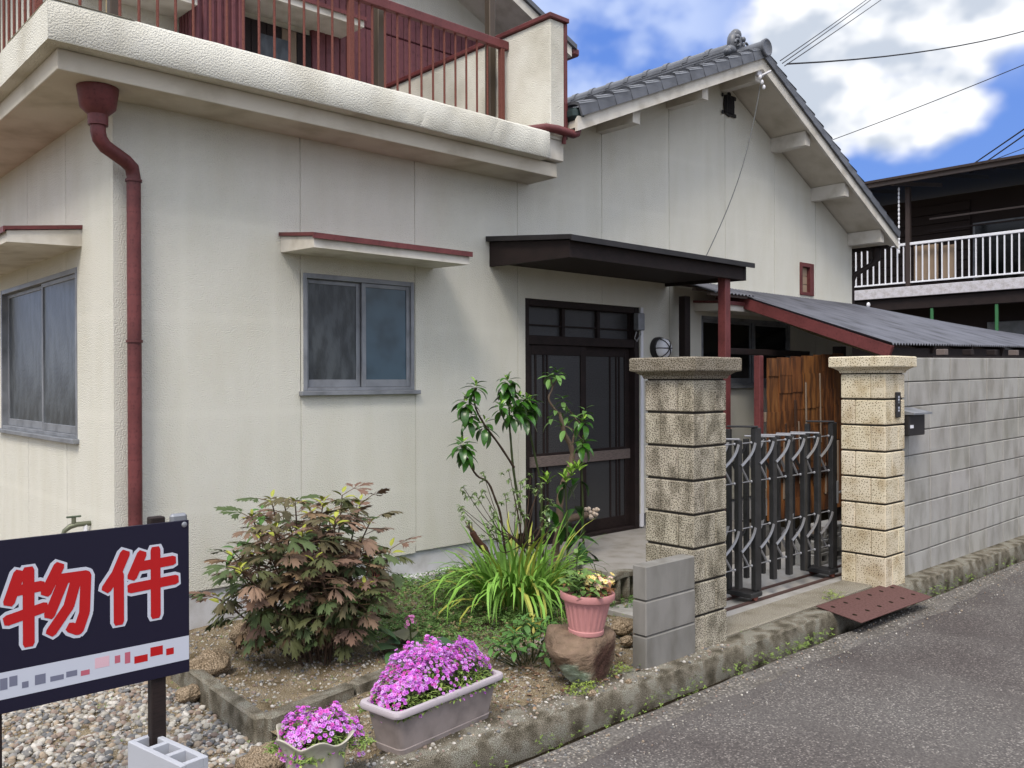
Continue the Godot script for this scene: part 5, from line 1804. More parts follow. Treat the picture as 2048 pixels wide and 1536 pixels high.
# compound leaf: five stalked leaflets, each cut into pointed lobes
func cut_leaf_mesh(r: float, droop: float, sd: int) -> ArrayMesh:
	var s := B.new()
	var rg := RandomNumberGenerator.new()
	rg.seed = sd
	for lf in 5:
		var dir: float = (lf - 2) * 0.62 + rg.randf_range(-0.14, 0.14)
		var len: float = r * [0.55, 0.68, 0.80, 0.68, 0.55][lf] * rg.randf_range(0.88, 1.1)
		var d := V(sin(dir), 0, cos(dir))
		var e := V(cos(dir), 0, -sin(dir))
		var start := d * r * (0.22 if lf == 2 else 0.12)
		start.y = -droop * 0.05 * r
		var tw := rg.randf_range(-0.35, 0.35)
		var at := func(u: float, x: float) -> Vector3:
			var p: Vector3 = start + d * u * len + e * x * len
			p.y = start.y - droop * (u * u + absf(x) * 0.8) * len + tw * x * len + 0.08 * len * u
			return p
		# half outlines on both sides of the midrib
		for sg in [-1.0, 1.0]:
			var rim := []
			for q in [[0.0, 0.0], [0.18, 0.07], [0.34, 0.12], [0.62, 0.30], [0.54, 0.14], [0.68, 0.16], [0.84, 0.21], [0.80, 0.08], [1.0, 0.0]]:
				rim.append(at.call(q[0], q[1] * sg * rg.randf_range(0.9, 1.15)))
			var mid := [at.call(0.0, 0.0) - V(0, 0.01 * len, 0), at.call(0.36, 0.0) - V(0, 0.02 * len, 0), at.call(0.62, 0.0) - V(0, 0.02 * len, 0), at.call(1.0, 0.0)]
			for t in [[rim[0], rim[1], mid[1]], [rim[1], rim[2], mid[1]], [rim[2], rim[3], rim[4]], [rim[2], rim[4], mid[1]], [mid[1], rim[4], mid[2]], [rim[4], rim[5], mid[2]], [rim[5], rim[6], rim[7]], [rim[5], rim[7], mid[2]], [mid[2], rim[7], mid[3]]]:
				if sg > 0.0:
					s.tri(t[0], t[1], t[2])
				else:
					s.tri(t[0], t[2], t[1])
		s.tube([Vector3.ZERO, start, at.call(0.4, 0.0)], [r * 0.010, r * 0.008, r * 0.005], 4, false)
	return s.mesh()

func tinted(m: ArrayMesh, c: Color) -> ArrayMesh:
	var a := m.surface_get_arrays(0)
	var cs: PackedColorArray = a[Mesh.ARRAY_COLOR]
	for i in cs.size():
		cs[i] = c
	a[Mesh.ARRAY_COLOR] = cs
	var o := ArrayMesh.new()
	o.add_surface_from_arrays(Mesh.PRIMITIVE_TRIANGLES, a)
	return o

# frame whose +z points along d and whose +y is as near up as can be
func frame(d: Vector3, roll := 0.0) -> Basis:
	var z := d.normalized()
	var x := Vector3.UP.cross(z)
	if x.length() < 0.05:
		x = Vector3.RIGHT
	x = x.normalized()
	return Basis(x, z.cross(x), z).rotated(z, roll)

func dir_of(az: float, el: float) -> Vector3:
	return V(cos(az) * cos(el), sin(el), sin(az) * cos(el))

func stem(pts: Array, r0: float, r1: float, m: Material, parent: Node, called := "stem", sides := 7) -> void:
	var c := Curve3D.new()
	for i in pts.size():
		var d: Vector3 = (pts[mini(i + 1, pts.size() - 1)] - pts[maxi(i - 1, 0)]) / 5.0
		c.add_point(pts[i], -d, d)
	var n := pts.size() * 4
	var out := []
	var rr := []
	for i in n + 1:
		out.append(c.samplef((pts.size() - 1) * float(i) / n))
		rr.append(lerpf(r0, r1, float(i) / n) * (1.0 + 0.10 * sin(i * 1.9)))
	var s := B.new()
	s.tube(out, rr, sides)
	part(called, s, m, parent)

func build_plants() -> void:
	aucuba()
	pruned_tree()
	fine_shrub()
	brown_shrub()
	daffodil_clump()
	phlox()
	pansies()
	low_green()
	weeds()

func whorl(meshes: Array, o: Vector3, n: int, parent: Node, m: Material, sc0: float, sc1: float, el0: float, el1: float, called := "leaf") -> void:
	var a0 := rng.randf() * TAU
	for i in n:
		var a := a0 + i * 2.4
		var u := float(i) / n
		var el := lerpf(el0, el1, u) + rng.randf_range(-0.15, 0.15)
		var d := dir_of(a, el)
		var sc := lerpf(sc0, sc1, u) * rng.randf_range(0.85, 1.15)
		var p := o + V(0, 0.05 * (u - 0.5), 0) + d * 0.008
		piece(called, meshes[rng.randi() % meshes.size()], m, Transform3D(frame(d, rng.randf_range(-0.3, 0.3)).scaled(Vector3.ONE * sc), p), parent)

func aucuba() -> void:
	var o := thing("aucuba_shrub", "tall open aucuba with glossy dark leaf clusters before the entrance", "shrub", V(4.6, 0.12, 0.66))
	var A := [V(4.40, 0.10, 0.71), V(4.37, 0.27, 0.72), V(4.33, 0.52, 0.74), V(4.28, 0.72, 0.76), V(4.21, 0.85, 0.78), V(4.13, 0.98, 0.79), V(4.01, 1.04, 0.81), V(3.91, 1.16, 0.83), V(3.85, 1.25, 0.85)]
	var Bs := [V(4.69, 0.08, 0.66), V(4.67, 0.21, 0.66), V(4.62, 0.61, 0.66), V(4.58, 0.72, 0.65), V(4.54, 0.92, 0.64), V(4.51, 1.09, 0.64), V(4.50, 1.27, 0.63), V(4.49, 1.37, 0.63), V(4.50, 1.56, 0.62), V(4.52, 1.69, 0.62)]
	stem(A, 0.011, 0.006, M.twig, o)
	stem(Bs, 0.014, 0.006, M.green_stem, o)
	stem([V(4.52, 1.05, 0.645), V(4.35, 1.23, 0.67), V(4.17, 1.40, 0.70), V(4.07, 1.54, 0.72), V(4.05, 1.66, 0.75)], 0.010, 0.005, M.twig, o)
	stem([V(4.49, 1.36, 0.63), V(4.39, 1.43, 0.67), V(4.34, 1.50, 0.70)], 0.006, 0.004, M.green_stem, o)
	stem([V(4.88, 0.08, 0.60), V(4.86, 0.45, 0.60), V(4.86, 0.90, 0.59), V(4.85, 0.96, 0.58), V(4.80, 1.16, 0.57), V(4.76, 1.34, 0.56), V(4.76, 1.50, 0.55)], 0.011, 0.007, M.green_stem, o)
	stem([V(5.21, 0.25, 0.72), V(5.20, 0.75, 0.72), V(5.19, 1.04, 0.72), V(5.21, 1.23, 0.72), V(5.22, 1.35, 0.72)], 0.010, 0.005, M.green_stem, o)
	stem([V(4.98, 0.10, 0.75), V(4.98, 0.5, 0.76), V(4.97, 0.90, 0.75)], 0.009, 0.006, M.green_stem, o)
	var ms := []
	for k in 6:
		var g := rng.randf_range(0.75, 1.2)
		ms.append(tinted(leaf_mesh(0.15, 0.029, 0.3, [0.6, 0.9, 1.2, 0.4, 0.8, 1.0][k], 6, 0.6), Color(0.10, 0.215, 0.055) * g))
	var young := []
	for k in 3:
		young.append(tinted(leaf_mesh(0.07, 0.013, 0.5, 0.4, 5, 0.5), Color(0.20, 0.34, 0.05) * rng.randf_range(0.9, 1.2)))
	# [place, leaves, size]
	for q in [[V(3.85, 1.26, 0.85), 9, 1.0], [V(3.92, 1.20, 0.80), 4, 0.8], [V(3.99, 1.55, 0.72), 9, 0.9], [V(4.05, 1.66, 0.75), 8, 0.85], [V(4.03, 1.44, 0.70), 7, 0.9], [V(4.18, 1.38, 0.70), 4, 0.95], [V(4.34, 1.51, 0.70), 4, 0.75],
		[V(4.48, 1.70, 0.62), 10, 0.9], [V(4.50, 1.62, 0.60), 8, 0.95], [V(4.56, 1.56, 0.66), 7, 0.9], [V(4.50, 1.46, 0.64), 6, 1.0], [V(4.72, 1.54, 0.58), 8, 0.95], [V(4.68, 1.44, 0.60), 6, 1.0], [V(4.80, 1.52, 0.54), 5, 0.9],
		[V(5.22, 1.37, 0.72), 6, 0.85], [V(5.21, 1.20, 0.72), 6, 0.9]]:
		whorl(ms, q[0], q[1] + 5, o, M.leaf_gloss, q[2] * 1.05, q[2] * 0.7, -0.75, 0.55)
		whorl(young, q[0] + V(0, 0.03, 0), 3, o, M.leaf, 0.9, 0.6, 0.7, 1.2, "young_leaf")
	var big := []
	for k in 3:
		big.append(tinted(leaf_mesh(0.22, 0.05, 0.3, [0.7, 1.0, 0.5][k], 6, 0.6), Color(0.05, 0.125, 0.035) * rng.randf_range(0.85, 1.2)))
	for q in [[V(4.97, 0.90, 0.75), 4, 0.7], [V(5.10, 0.70, 0.74), 3, 0.9], [V(5.12, 0.46, 0.76), 4, 0.95], [V(5.20, 0.34, 0.74), 4, 1.05], [V(5.0, 0.58, 0.70), 4, 0.8], [V(4.88, 0.72, 0.66), 4, 0.7], [V(5.16, 0.92, 0.72), 3, 0.75]]:
		whorl(big, q[0], q[1], o, M.leaf_gloss, q[2], q[2] * 0.8, -0.9, 0.3)
	for q in [V(4.97, 0.93, 0.75), V(4.86, 0.92, 0.66), V(5.05, 0.98, 0.74), V(5.14, 1.0, 0.73)]:
		whorl(young, q, 7, o, M.leaf, 1.5, 1.0, 0.5, 1.3, "young_leaf")

func pruned_tree() -> void:
	var o := thing("pruned_tree", "small pruned tree with smooth grey brown trunk and sawn side branch", "tree", V(5.03, 0.12, 0.55))
	stem([V(5.02, 0.05, 0.55), V(5.05, 0.2, 0.55), V(5.07, 0.34, 0.54), V(5.11, 0.50, 0.54), V(5.14, 0.77, 0.53), V(5.21, 0.92, 0.53), V(5.285, 1.05, 0.52), V(5.28, 1.15, 0.52), V(5.21, 1.27, 0.51), V(5.18, 1.36, 0.51), V(5.16, 1.45, 0.50)], 0.040, 0.014, M.bark, o, "trunk", 12)
	stem([V(5.10, 0.49, 0.545), V(5.15, 0.56, 0.57), V(5.24, 0.59, 0.60), V(5.36, 0.60, 0.62)], 0.036, 0.026, M.bark, o, "sawn_branch", 10)
	var fz := B.new()
	for i in 16:
		fz.ball(V(5.37, 0.60, 0.62) + V(rng.randf_range(0.0, 0.13), rng.randf_range(-0.03, 0.05) , rng.randf_range(-0.03, 0.03)), Vector3.ONE * rng.randf_range(0.010, 0.022), 4, 6)
	part("white_fungus", fz, mat(Color(0.72, 0.66, 0.60), 0.95), o)
	stem([V(5.17, 1.42, 0.50), V(5.04, 1.55, 0.50), V(5.08, 1.65, 0.50), V(5.05, 1.73, 0.50)], 0.010, 0.005, M.bark, o, "branch", 6)
	stem([V(5.08, 1.65, 0.50), V(5.11, 1.69, 0.50), V(5.14, 1.73, 0.50)], 0.006, 0.004, M.bark, o, "branch", 6)
	stem([V(5.285, 1.13, 0.52), V(5.34, 1.26, 0.50), V(5.42, 1.33, 0.50), V(5.35, 1.39, 0.50), V(5.28, 1.46, 0.50), V(5.21, 1.53, 0.50)], 0.010, 0.004, M.bark, o, "branch", 6)
	stem([V(5.18, 1.34, 0.51), V(5.28, 1.30, 0.54), V(5.36, 1.22, 0.56)], 0.006, 0.004, M.bark, o, "branch", 6)
	stem([V(5.36, 1.28, 0.50), V(5.44, 1.36, 0.48), V(5.50, 1.44, 0.47)], 0.005, 0.003, M.bark, o, "branch", 6)
	var ms := []
	for k in 4:
		ms.append(tinted(leaf_mesh(0.115, 0.022, 0.3, [0.5, 0.8, 1.0, 0.3][k], 5, 0.6), Color(0.12, 0.23, 0.065) * rng.randf_range(0.8, 1.25)))
	for q in [[V(5.05, 1.75, 0.50), 8], [V(5.14, 1.76, 0.50), 8], [V(5.10, 1.78, 0.52), 4], [V(5.20, 1.55, 0.50), 8], [V(5.12, 1.47, 0.50), 6], [V(5.26, 1.43, 0.50), 6], [V(5.08, 1.40, 0.50), 5], [V(5.20, 1.33, 0.52), 5], [V(5.36, 1.40, 0.50), 4], [V(5.36, 1.21, 0.56), 5], [V(5.50, 1.45, 0.47), 6]]:
		whorl(ms, q[0], q[1], o, M.leaf, 1.0, 0.65, -0.5, 0.8)
	# stub of an older sawn trunk beside it
	var st := thing("sawn_stump", "reddish broken stump leaning before the foundation wall", "stump", V(4.28, 0.2, 0.55))
	stem([V(4.36, 0.12, 0.60), V(4.29, 0.40, 0.60), V(4.19, 0.53, 0.60), V(4.14, 0.60, 0.60)], 0.032, 0.022, mat(Color(0.36, 0.24, 0.20), 0.95), st, "trunk", 8)
	var sp := B.new()
	for i in 6:
		sp.bar(V(4.15 + rng.randf_range(-0.015, 0.015), 0.58, 0.60 + rng.randf_range(-0.015, 0.015)), V(4.10 + rng.randf_range(-0.03, 0.03), 0.66 + rng.randf_range(-0.03, 0.02), 0.60 + rng.randf_range(-0.02, 0.02)), 0.008, 0.006)
	part("splinters", sp, M.bark, st)

func fine_shrub() -> void:
	var o := thing("fine_twigged_shrub", "wispy shrub with fine twigs and tiny pale green leaves", "shrub", V(4.35, 0.15, 0.95))
	var root := V(4.42, 0.12, 0.88)
	var hub := V(4.30, 0.52, 0.95)
	stem([root, V(4.52, 0.36, 0.92), V(4.44, 0.50, 0.94), hub], 0.011, 0.007, M.twig, o, "branch", 6)
	stem([root, V(4.40, 0.40, 0.93), V(4.22, 0.60, 0.95)], 0.008, 0.005, M.twig, o, "branch", 6)
	var tips := [V(3.77, 0.99, 0.95), V(3.83, 0.95, 1.0), V(3.79, 0.85, 0.9), V(3.92, 0.85, 1.05), V(3.99, 1.07, 0.9), V(4.16, 1.08, 0.98), V(4.11, 0.96, 1.08), V(4.20, 0.90, 0.9), V(3.88, 0.74, 1.06), V(3.74, 0.83, 1.0), V(4.03, 0.77, 0.98), V(4.25, 0.93, 1.0), V(4.40, 0.93, 1.02), V(4.47, 0.80, 1.05), V(4.39, 0.72, 1.1), V(4.06, 0.67, 0.95), V(4.30, 0.82, 0.9), V(4.33, 0.98, 0.92), V(4.18, 0.80, 1.1), V(4.50, 0.95, 0.95), V(3.95, 0.95, 0.95), V(4.55, 0.66, 1.0), V(4.45, 1.02, 0.9), V(4.62, 0.82, 0.92)]
	var lm := []
	for k in 3:
		lm.append(leaf_mesh(0.034, 0.0062, 0.3, [0.8, 1.1, 0.5][k], 4, 0.5))
	var sp := []
	var cs := []
	for t in tips:
		var mid: Vector3 = hub.lerp(t, 0.5) + V(rng.randf_range(-0.04, 0.04), rng.randf_range(-0.10, -0.02), rng.randf_range(-0.04, 0.04))
		stem([hub if t.x > 4.0 else V(4.22, 0.60, 0.95), mid, t], 0.0045, 0.0018, M.twig, o, "twig", 5)
		for w in 3:
			var c: Vector3 = t + V(rng.randf_range(-0.04, 0.04), -0.035 * w + rng.randf_range(-0.01, 0.01), rng.randf_range(-0.04, 0.04)) * (0.0 if w == 0 else 1.0)
			for i in 11:
				var d := dir_of(rng.randf() * TAU, rng.randf_range(-0.7, 0.8))
				sp.append(Transform3D(frame(d, rng.randf_range(-0.4, 0.4)).scaled(Vector3.ONE * rng.randf_range(0.7, 1.25)), c))
				cs.append(Color(0.15, 0.22, 0.075) * rng.randf_range(0.7, 1.35))
	many("small_leaves", lm[0], M.leaf, sp, cs, o)

func brown_shrub() -> void:
	var o := thing("brown_leaved_shrub", "bushy tree peony with deeply cut brownish leaves in the bed", "shrub", V(2.62, 0.12, 1.10))
	var tones := [Color(0.175, 0.108, 0.078), Color(0.20, 0.125, 0.09), Color(0.125, 0.108, 0.058), Color(0.105, 0.115, 0.048), Color(0.18, 0.12, 0.07), Color(0.09, 0.125, 0.05), Color(0.23, 0.15, 0.10)]
	var ms := []
	for k in 14:
		ms.append(tinted(cut_leaf_mesh(0.14, [0.25, 0.5, 0.75, 0.4][k % 4], 300 + k), tones[k % 7] * rng.randf_range(0.68, 1.08)))
	var greens := []
	for k in 3:
		greens.append(tinted(leaf_mesh(0.085, 0.017, 0.4, 0.5, 5, 0.5), Color(0.34, 0.36, 0.06) * rng.randf_range(0.8, 1.1)))
	var leaves := []
	var root := V(2.61, 0.10, 1.08)
	for i in 26:
		# stems fan out from the base to a wide dome, taller in the middle
		var a := i * 2.39996 + 0.3
		var u := sqrt((i + 0.5) / 26.0)
		var h := lerpf(0.86, 0.44, pow(u, 3.5)) + rng.randf_range(-0.08, 0.08)
		var top := V(2.54 + cos(a) * u * 0.54, 0.12 + h, 1.08 + sin(a) * u * 0.40)
		var ft := root + V(cos(a) * u * 0.16, 0, sin(a) * u * 0.14)
		var mid := ft.lerp(top, 0.55) + V(rng.randf_range(-0.04, 0.04), 0.05 * u, rng.randf_range(-0.04, 0.04))
		stem([ft, mid, top], 0.0065, 0.0035, M.twig, o, "stem", 6)
		whorl(greens, top + V(0, 0.0, 0), 5 if i % 2 == 0 else 3, o, M.leaf, 0.9, 0.6, 0.4, 1.1, "young_leaf")
		var n := 18
		for k in n:
			var v := float(k) / n
			var at: Vector3 = top.lerp(mid, v * 1.5) if v < 0.66 else mid.lerp(ft, (v - 0.66) * 1.6)
			var az := a + rng.randf_range(-0.4, 0.4) + k * 2.3
			var d := dir_of(az, lerpf(0.45, -0.35, v) + rng.randf_range(-0.2, 0.2))
			# leaf stalk, then the blade
			var tip := at + d * rng.randf_range(0.05, 0.10)
			leaves.append([at, tip, d])
	# green suckers low down
	var cnt := 0
	var stalks := B.new()
	var under := B.new()
	stalks.col = Color(0.13, 0.08, 0.05)
	for q in leaves:
		stalks.tube([q[0], q[1]], [0.0022], 4, false)
		var d: Vector3 = q[2]
		d.y -= 0.15
		var m: ArrayMesh = ms[rng.randi() % 14]
		if q[1].y < 0.55 and rng.randf() < 0.45:
			m = ms[[3, 5, 10, 12][rng.randi() % 4]]
		var t := Transform3D(frame(d, rng.randf_range(-0.35, 0.35)).scaled(Vector3.ONE * rng.randf_range(0.75, 1.2)), q[1])
		# the lowest leaves, behind and below the others, are joined
		if q[1].y > 0.42 and cnt < 300:
			piece("leaf", m, M.leaf_brown, t, o)
			cnt += 1
		else:
			var a := m.surface_get_arrays(0)
			var vs: PackedVector3Array = a[Mesh.ARRAY_VERTEX]
			var ns: PackedVector3Array = a[Mesh.ARRAY_NORMAL]
			var c0: PackedColorArray = a[Mesh.ARRAY_COLOR]
			for i in vs.size():
				under.v.append(t * vs[i])
				under.n.append((t.basis * ns[i]).normalized())
				under.c.append(c0[i])
				under.uv.append(Vector2.ZERO)
	part("lower_leaves", under, M.leaf_brown, o, "stuff")
	part("leaf_stalks", stalks, M.leaf, o, "stuff")
	# bright green leaves of another shrub showing behind at the upper left
	var g := thing("green_leaved_sapling", "bright green leafy sapling behind the left of the brown shrub", "shrub", V(2.46, 0.12, 0.62))
	stem([V(2.46, 0.08, 0.62), V(2.44, 0.5, 0.64), V(2.45, 0.92, 0.66)], 0.008, 0.004, M.green_stem, g)
	stem([V(2.45, 0.45, 0.64), V(2.34, 0.62, 0.68), V(2.25, 0.72, 0.70)], 0.006, 0.003, M.green_stem, g)
	var gm := []
	for k in 3:
		gm.append(tinted(leaf_mesh(0.10, 0.025, 0.3, 0.6 + 0.2 * k, 5, 0.6), Color(0.09, 0.20, 0.05) * rng.randf_range(0.8, 1.3)))
	for q in [V(2.45, 0.92, 0.66), V(2.44, 0.82, 0.65), V(2.44, 0.72, 0.65), V(2.27, 0.72, 0.70), V(2.36, 0.60, 0.68)]:
		whorl(gm, q, 7, g, M.leaf, 1.0, 0.7, -0.4, 0.6)

func daffodil_clump() -> void:
	var o := thing("grassy_clump", "dense clump of long arching strap leaves yellowing at the tips", "plant", V(4.15, 0.10, 1.10))
	var ms := []
	for k in 12:
		var c := Color(0.17, 0.33, 0.055) * rng.randf_range(0.75, 1.25)
		if k % 6 == 5:
			c = Color(0.36, 0.38, 0.075) * rng.randf_range(0.8, 1.1)
		ms.append(tinted(blade_mesh([0.62, 0.55, 0.70, 0.60, 0.50, 0.66, 0.58, 0.72, 0.64, 0.52, 0.6, 0.68][k], 0.0090, [0.5, 1.6, 2.0, 2.6, 0.3, 0.9, 1.3, 2.8, 2.3, 0.6, 1.8, 3.0][k]), c))
	for i in 290:
		var a := rng.randf() * TAU
		var r := 0.22 * sqrt(rng.randf())
		var p := V(4.16 + cos(a) * r * 1.2, 0.07, 1.06 + sin(a) * r)
		var out := a + rng.randf_range(-0.9, 0.9)
		var b := Basis.from_euler(V(rng.randf_range(-0.15, 0.3) * (0.4 + r * 3.0), PI / 2 - out, rng.randf_range(-0.15, 0.15)))
		piece("blade", ms[rng.randi() % 12], M.leaf, Transform3D(b.scaled(Vector3.ONE * rng.randf_range(0.88, 1.25)), p), o)

func flower_mesh(r: float, c: Color, eye: Color) -> ArrayMesh:
	var s := B.new()
	for k in 5:
		var a := TAU * k / 5.0
		var d := V(cos(a), 0, sin(a))
		var e := V(-sin(a), 0, cos(a))
		s.col = c
		s.tri(d * r * 0.18 - e * r * 0.10, d * r * 0.8 - e * r * 0.42 + V(0, r * 0.12, 0), d * r * 0.86 + V(0, r * 0.06, 0))
		s.tri(d * r * 0.18 - e * r * 0.10, d * r * 0.86 + V(0, r * 0.06, 0), d * r * 0.18 + e * r * 0.10)
		s.tri(d * r * 0.18 + e * r * 0.10, d * r * 0.86 + V(0, r * 0.06, 0), d * r * 0.8 + e * r * 0.42 + V(0, r * 0.12, 0))
		s.col = eye
		s.tri(V(0, -r * 0.05, 0), d * r * 0.22 - e * r * 0.14 + V(0, 0.001, 0), d * r * 0.22 + e * r * 0.14 + V(0, 0.001, 0))
	return s.mesh()

# mound of creeping phlox: tiny green leaves below, flowers over the top
func phlox_mound(label: String, t: Transform3D, hx: float, hz: float, h: float, n_flower: int, n_leaf: int, spill: float) -> void:
	var o := thing("moss_phlox", label, "flowers", t.origin, "moss phlox in planters")
	var fm := flower_mesh(0.0098, Color.WHITE, Color(0.45, 0.12, 0.5))
	var lm := leaf_mesh(0.024, 0.0040, 0.3, 0.6, 3, 0.5)
	var sp := []
	var cs := []
	var tones := [Color(0.55, 0.14, 0.58), Color(0.62, 0.20, 0.64), Color(0.50, 0.10, 0.56), Color(0.66, 0.27, 0.68), Color(0.56, 0.08, 0.40), Color(0.62, 0.34, 0.72)]
	var fn := FastNoiseLite.new()
	fn.seed = 31
	fn.frequency = 7.0
	var top := func(x: float, z: float) -> float:
		var q := pow(absf(x) / hx, 3.0) + pow(absf(z) / hz, 3.0)
		return h * sqrt(maxf(0.0, 1.0 - q)) * (0.85 + 0.75 * fn.get_noise_2d(x + t.origin.x * 9.0, z)) - spill * q * 0.3
	while sp.size() < n_flower:
		var x := rng.randf_range(-hx, hx)
		var z := rng.randf_range(-hz, hz)
		var q := pow(absf(x) / hx, 3.0) + pow(absf(z) / hz, 3.0)
		if q > 1.0 or (fn.get_noise_2d(x * 2.0 + 40.0, z * 2.0) < -0.22 and rng.randf() < 0.8) or (z > hz * 0.70 and rng.randf() < 0.8):
			continue
		var y: float = top.call(x, z) + rng.randf_range(-0.012, 0.014)
		var nrm := V(x / hx * 0.7 + rng.randf_range(-0.5, 0.5), 1.0, z / hz * 0.9 + 0.25 + rng.randf_range(-0.5, 0.5)).normalized()
		var b := Basis(Quaternion(Vector3.UP, nrm)) * Basis(Vector3.UP, rng.randf() * TAU)
		sp.append(t * Transform3D(b.scaled(Vector3.ONE * rng.randf_range(0.8, 1.15)), V(x, y, z)))
		var c: Color = tones[rng.randi() % 6]
		cs.append(c * rng.randf_range(0.85, 1.1))
	many("flower_heads", fm, M.petal, sp, cs, o)
	var ls := []
	var lc := []
	for i in n_leaf:
		var x := rng.randf_range(-hx, hx) * 1.0
		var z := rng.randf_range(-hz, hz) * 1.0
		var y: float = top.call(x, z) * rng.randf_range(0.15, 0.93) + 0.004
		if z > hz * 0.6:
			y = maxf(y, 0.0) * rng.randf_range(0.4, 1.0)
		var d := dir_of(rng.randf() * TAU, rng.randf_range(-0.3, 0.9))
		ls.append(t * Transform3D(frame(d).scaled(Vector3.ONE * rng.randf_range(0.7, 1.3)), V(x, y, z)))
		lc.append(Color(0.15, 0.235, 0.06).lerp(Color(0.34, 0.40, 0.10), rng.randf() * rng.randf()) * rng.randf_range(0.7, 1.2))
	many("small_leaves", lm, M.leaf, ls, lc, o)

func phlox() -> void:
	phlox_mound("wide mound of bright pink phlox filling the long planter", Transform3D(Basis.from_euler(V(0, 0.13, 0)), V(2.45, 0.285, 2.355)), 0.335, 0.155, 0.200, 2700, 4200, 0.1)
	phlox_mound("small mound of pink phlox in the scalloped cream pot", Transform3D(Basis(), V(1.76, 0.295, 2.53)), 0.165, 0.14, 0.13, 780, 2200, 0.1)

func pansies() -> void:
	var o := thing("pansies", "yellow and rust pansies with leafy stems in the pink pot", "flowers", V(3.42, 0.57, 2.40))
	var c := V(3.42, 0.575, 2.40)
	var lm := []
	for k in 4:
		lm.append(tinted(leaf_mesh(0.055, 0.015, 0.3, 0.6, 4, 0.6), Color(0.12, 0.20, 0.055) * rng.randf_range(0.7, 1.3)))
	var dry := []
	for k in 3:
		dry.append(tinted(leaf_mesh(0.04, 0.008, 0.4, 1.2, 4, 0.5), Color(0.19, 0.085, 0.035) * rng.randf_range(0.7, 1.3)))
	for i in 200:
		var a := rng.randf() * TAU
		var r := 0.14 * sqrt(rng.randf())
		var left := cos(a) * r < -0.02
		var p := c + V(cos(a) * r, rng.randf_range(0.0, 0.08 if not left else 0.12), sin(a) * r)
		var d := dir_of(rng.randf() * TAU, rng.randf_range(-0.3, 0.9))
		if left or rng.randf() < 0.35:
			piece("leaf", lm[rng.randi() % 4], M.leaf, Transform3D(frame(d), p), o)
		else:
			piece("withered_leaf", dry[rng.randi() % 3], M.leaf, Transform3D(frame(d).scaled(Vector3.ONE * 1.1), p), o)
	var fl := []
	for q in [[Color(0.76, 0.62, 0.20), Color(0.45, 0.2, 0.03)], [Color(0.78, 0.66, 0.30), Color(0.6, 0.4, 0.05)], [Color(0.62, 0.20, 0.05), Color(0.6, 0.45, 0.05)], [Color(0.72, 0.48, 0.40), Color(0.5, 0.2, 0.1)]]:
		fl.append(flower_mesh(0.0165, q[0], q[1]))
	for i in 36:
		var p := c + V(rng.randf_range(-0.06, 0.16), rng.randf_range(0.03, 0.11), rng.randf_range(-0.05, 0.13))
		var n := V(rng.randf_range(-0.6, 0.4), 0.7, rng.randf_range(0.3, 1.2)).normalized()
		piece("flower", fl[[0, 0, 1, 1, 2, 3][rng.randi() % 6]], M.petal, Transform3D(Basis(Quaternion(Vector3.UP, n)), p), o)
	for i in 9:
		var a := rng.randf() * TAU
		var f := c + V(cos(a) * 0.06, 0, sin(a) * 0.06)
		stem([f, f + V(rng.randf_range(-0.04, 0.04), 0.06, rng.randf_range(-0.03, 0.03)), f + V(rng.randf_range(-0.08, 0.05), 0.11 + 0.05 * rng.randf(), rng.randf_range(-0.05, 0.05))], 0.003, 0.002, M.green_stem, o, "stem", 5)
	stem([c + V(-0.06, 0, 0), c + V(-0.07, 0.10, 0.0), c + V(-0.065, 0.22, 0.0)], 0.004, 0.003, M.green_stem, o, "stem", 5)
	whorl(lm, c + V(-0.065, 0.20, 0.0), 6, o, M.leaf, 1.1, 0.8, 0.0, 1.0)

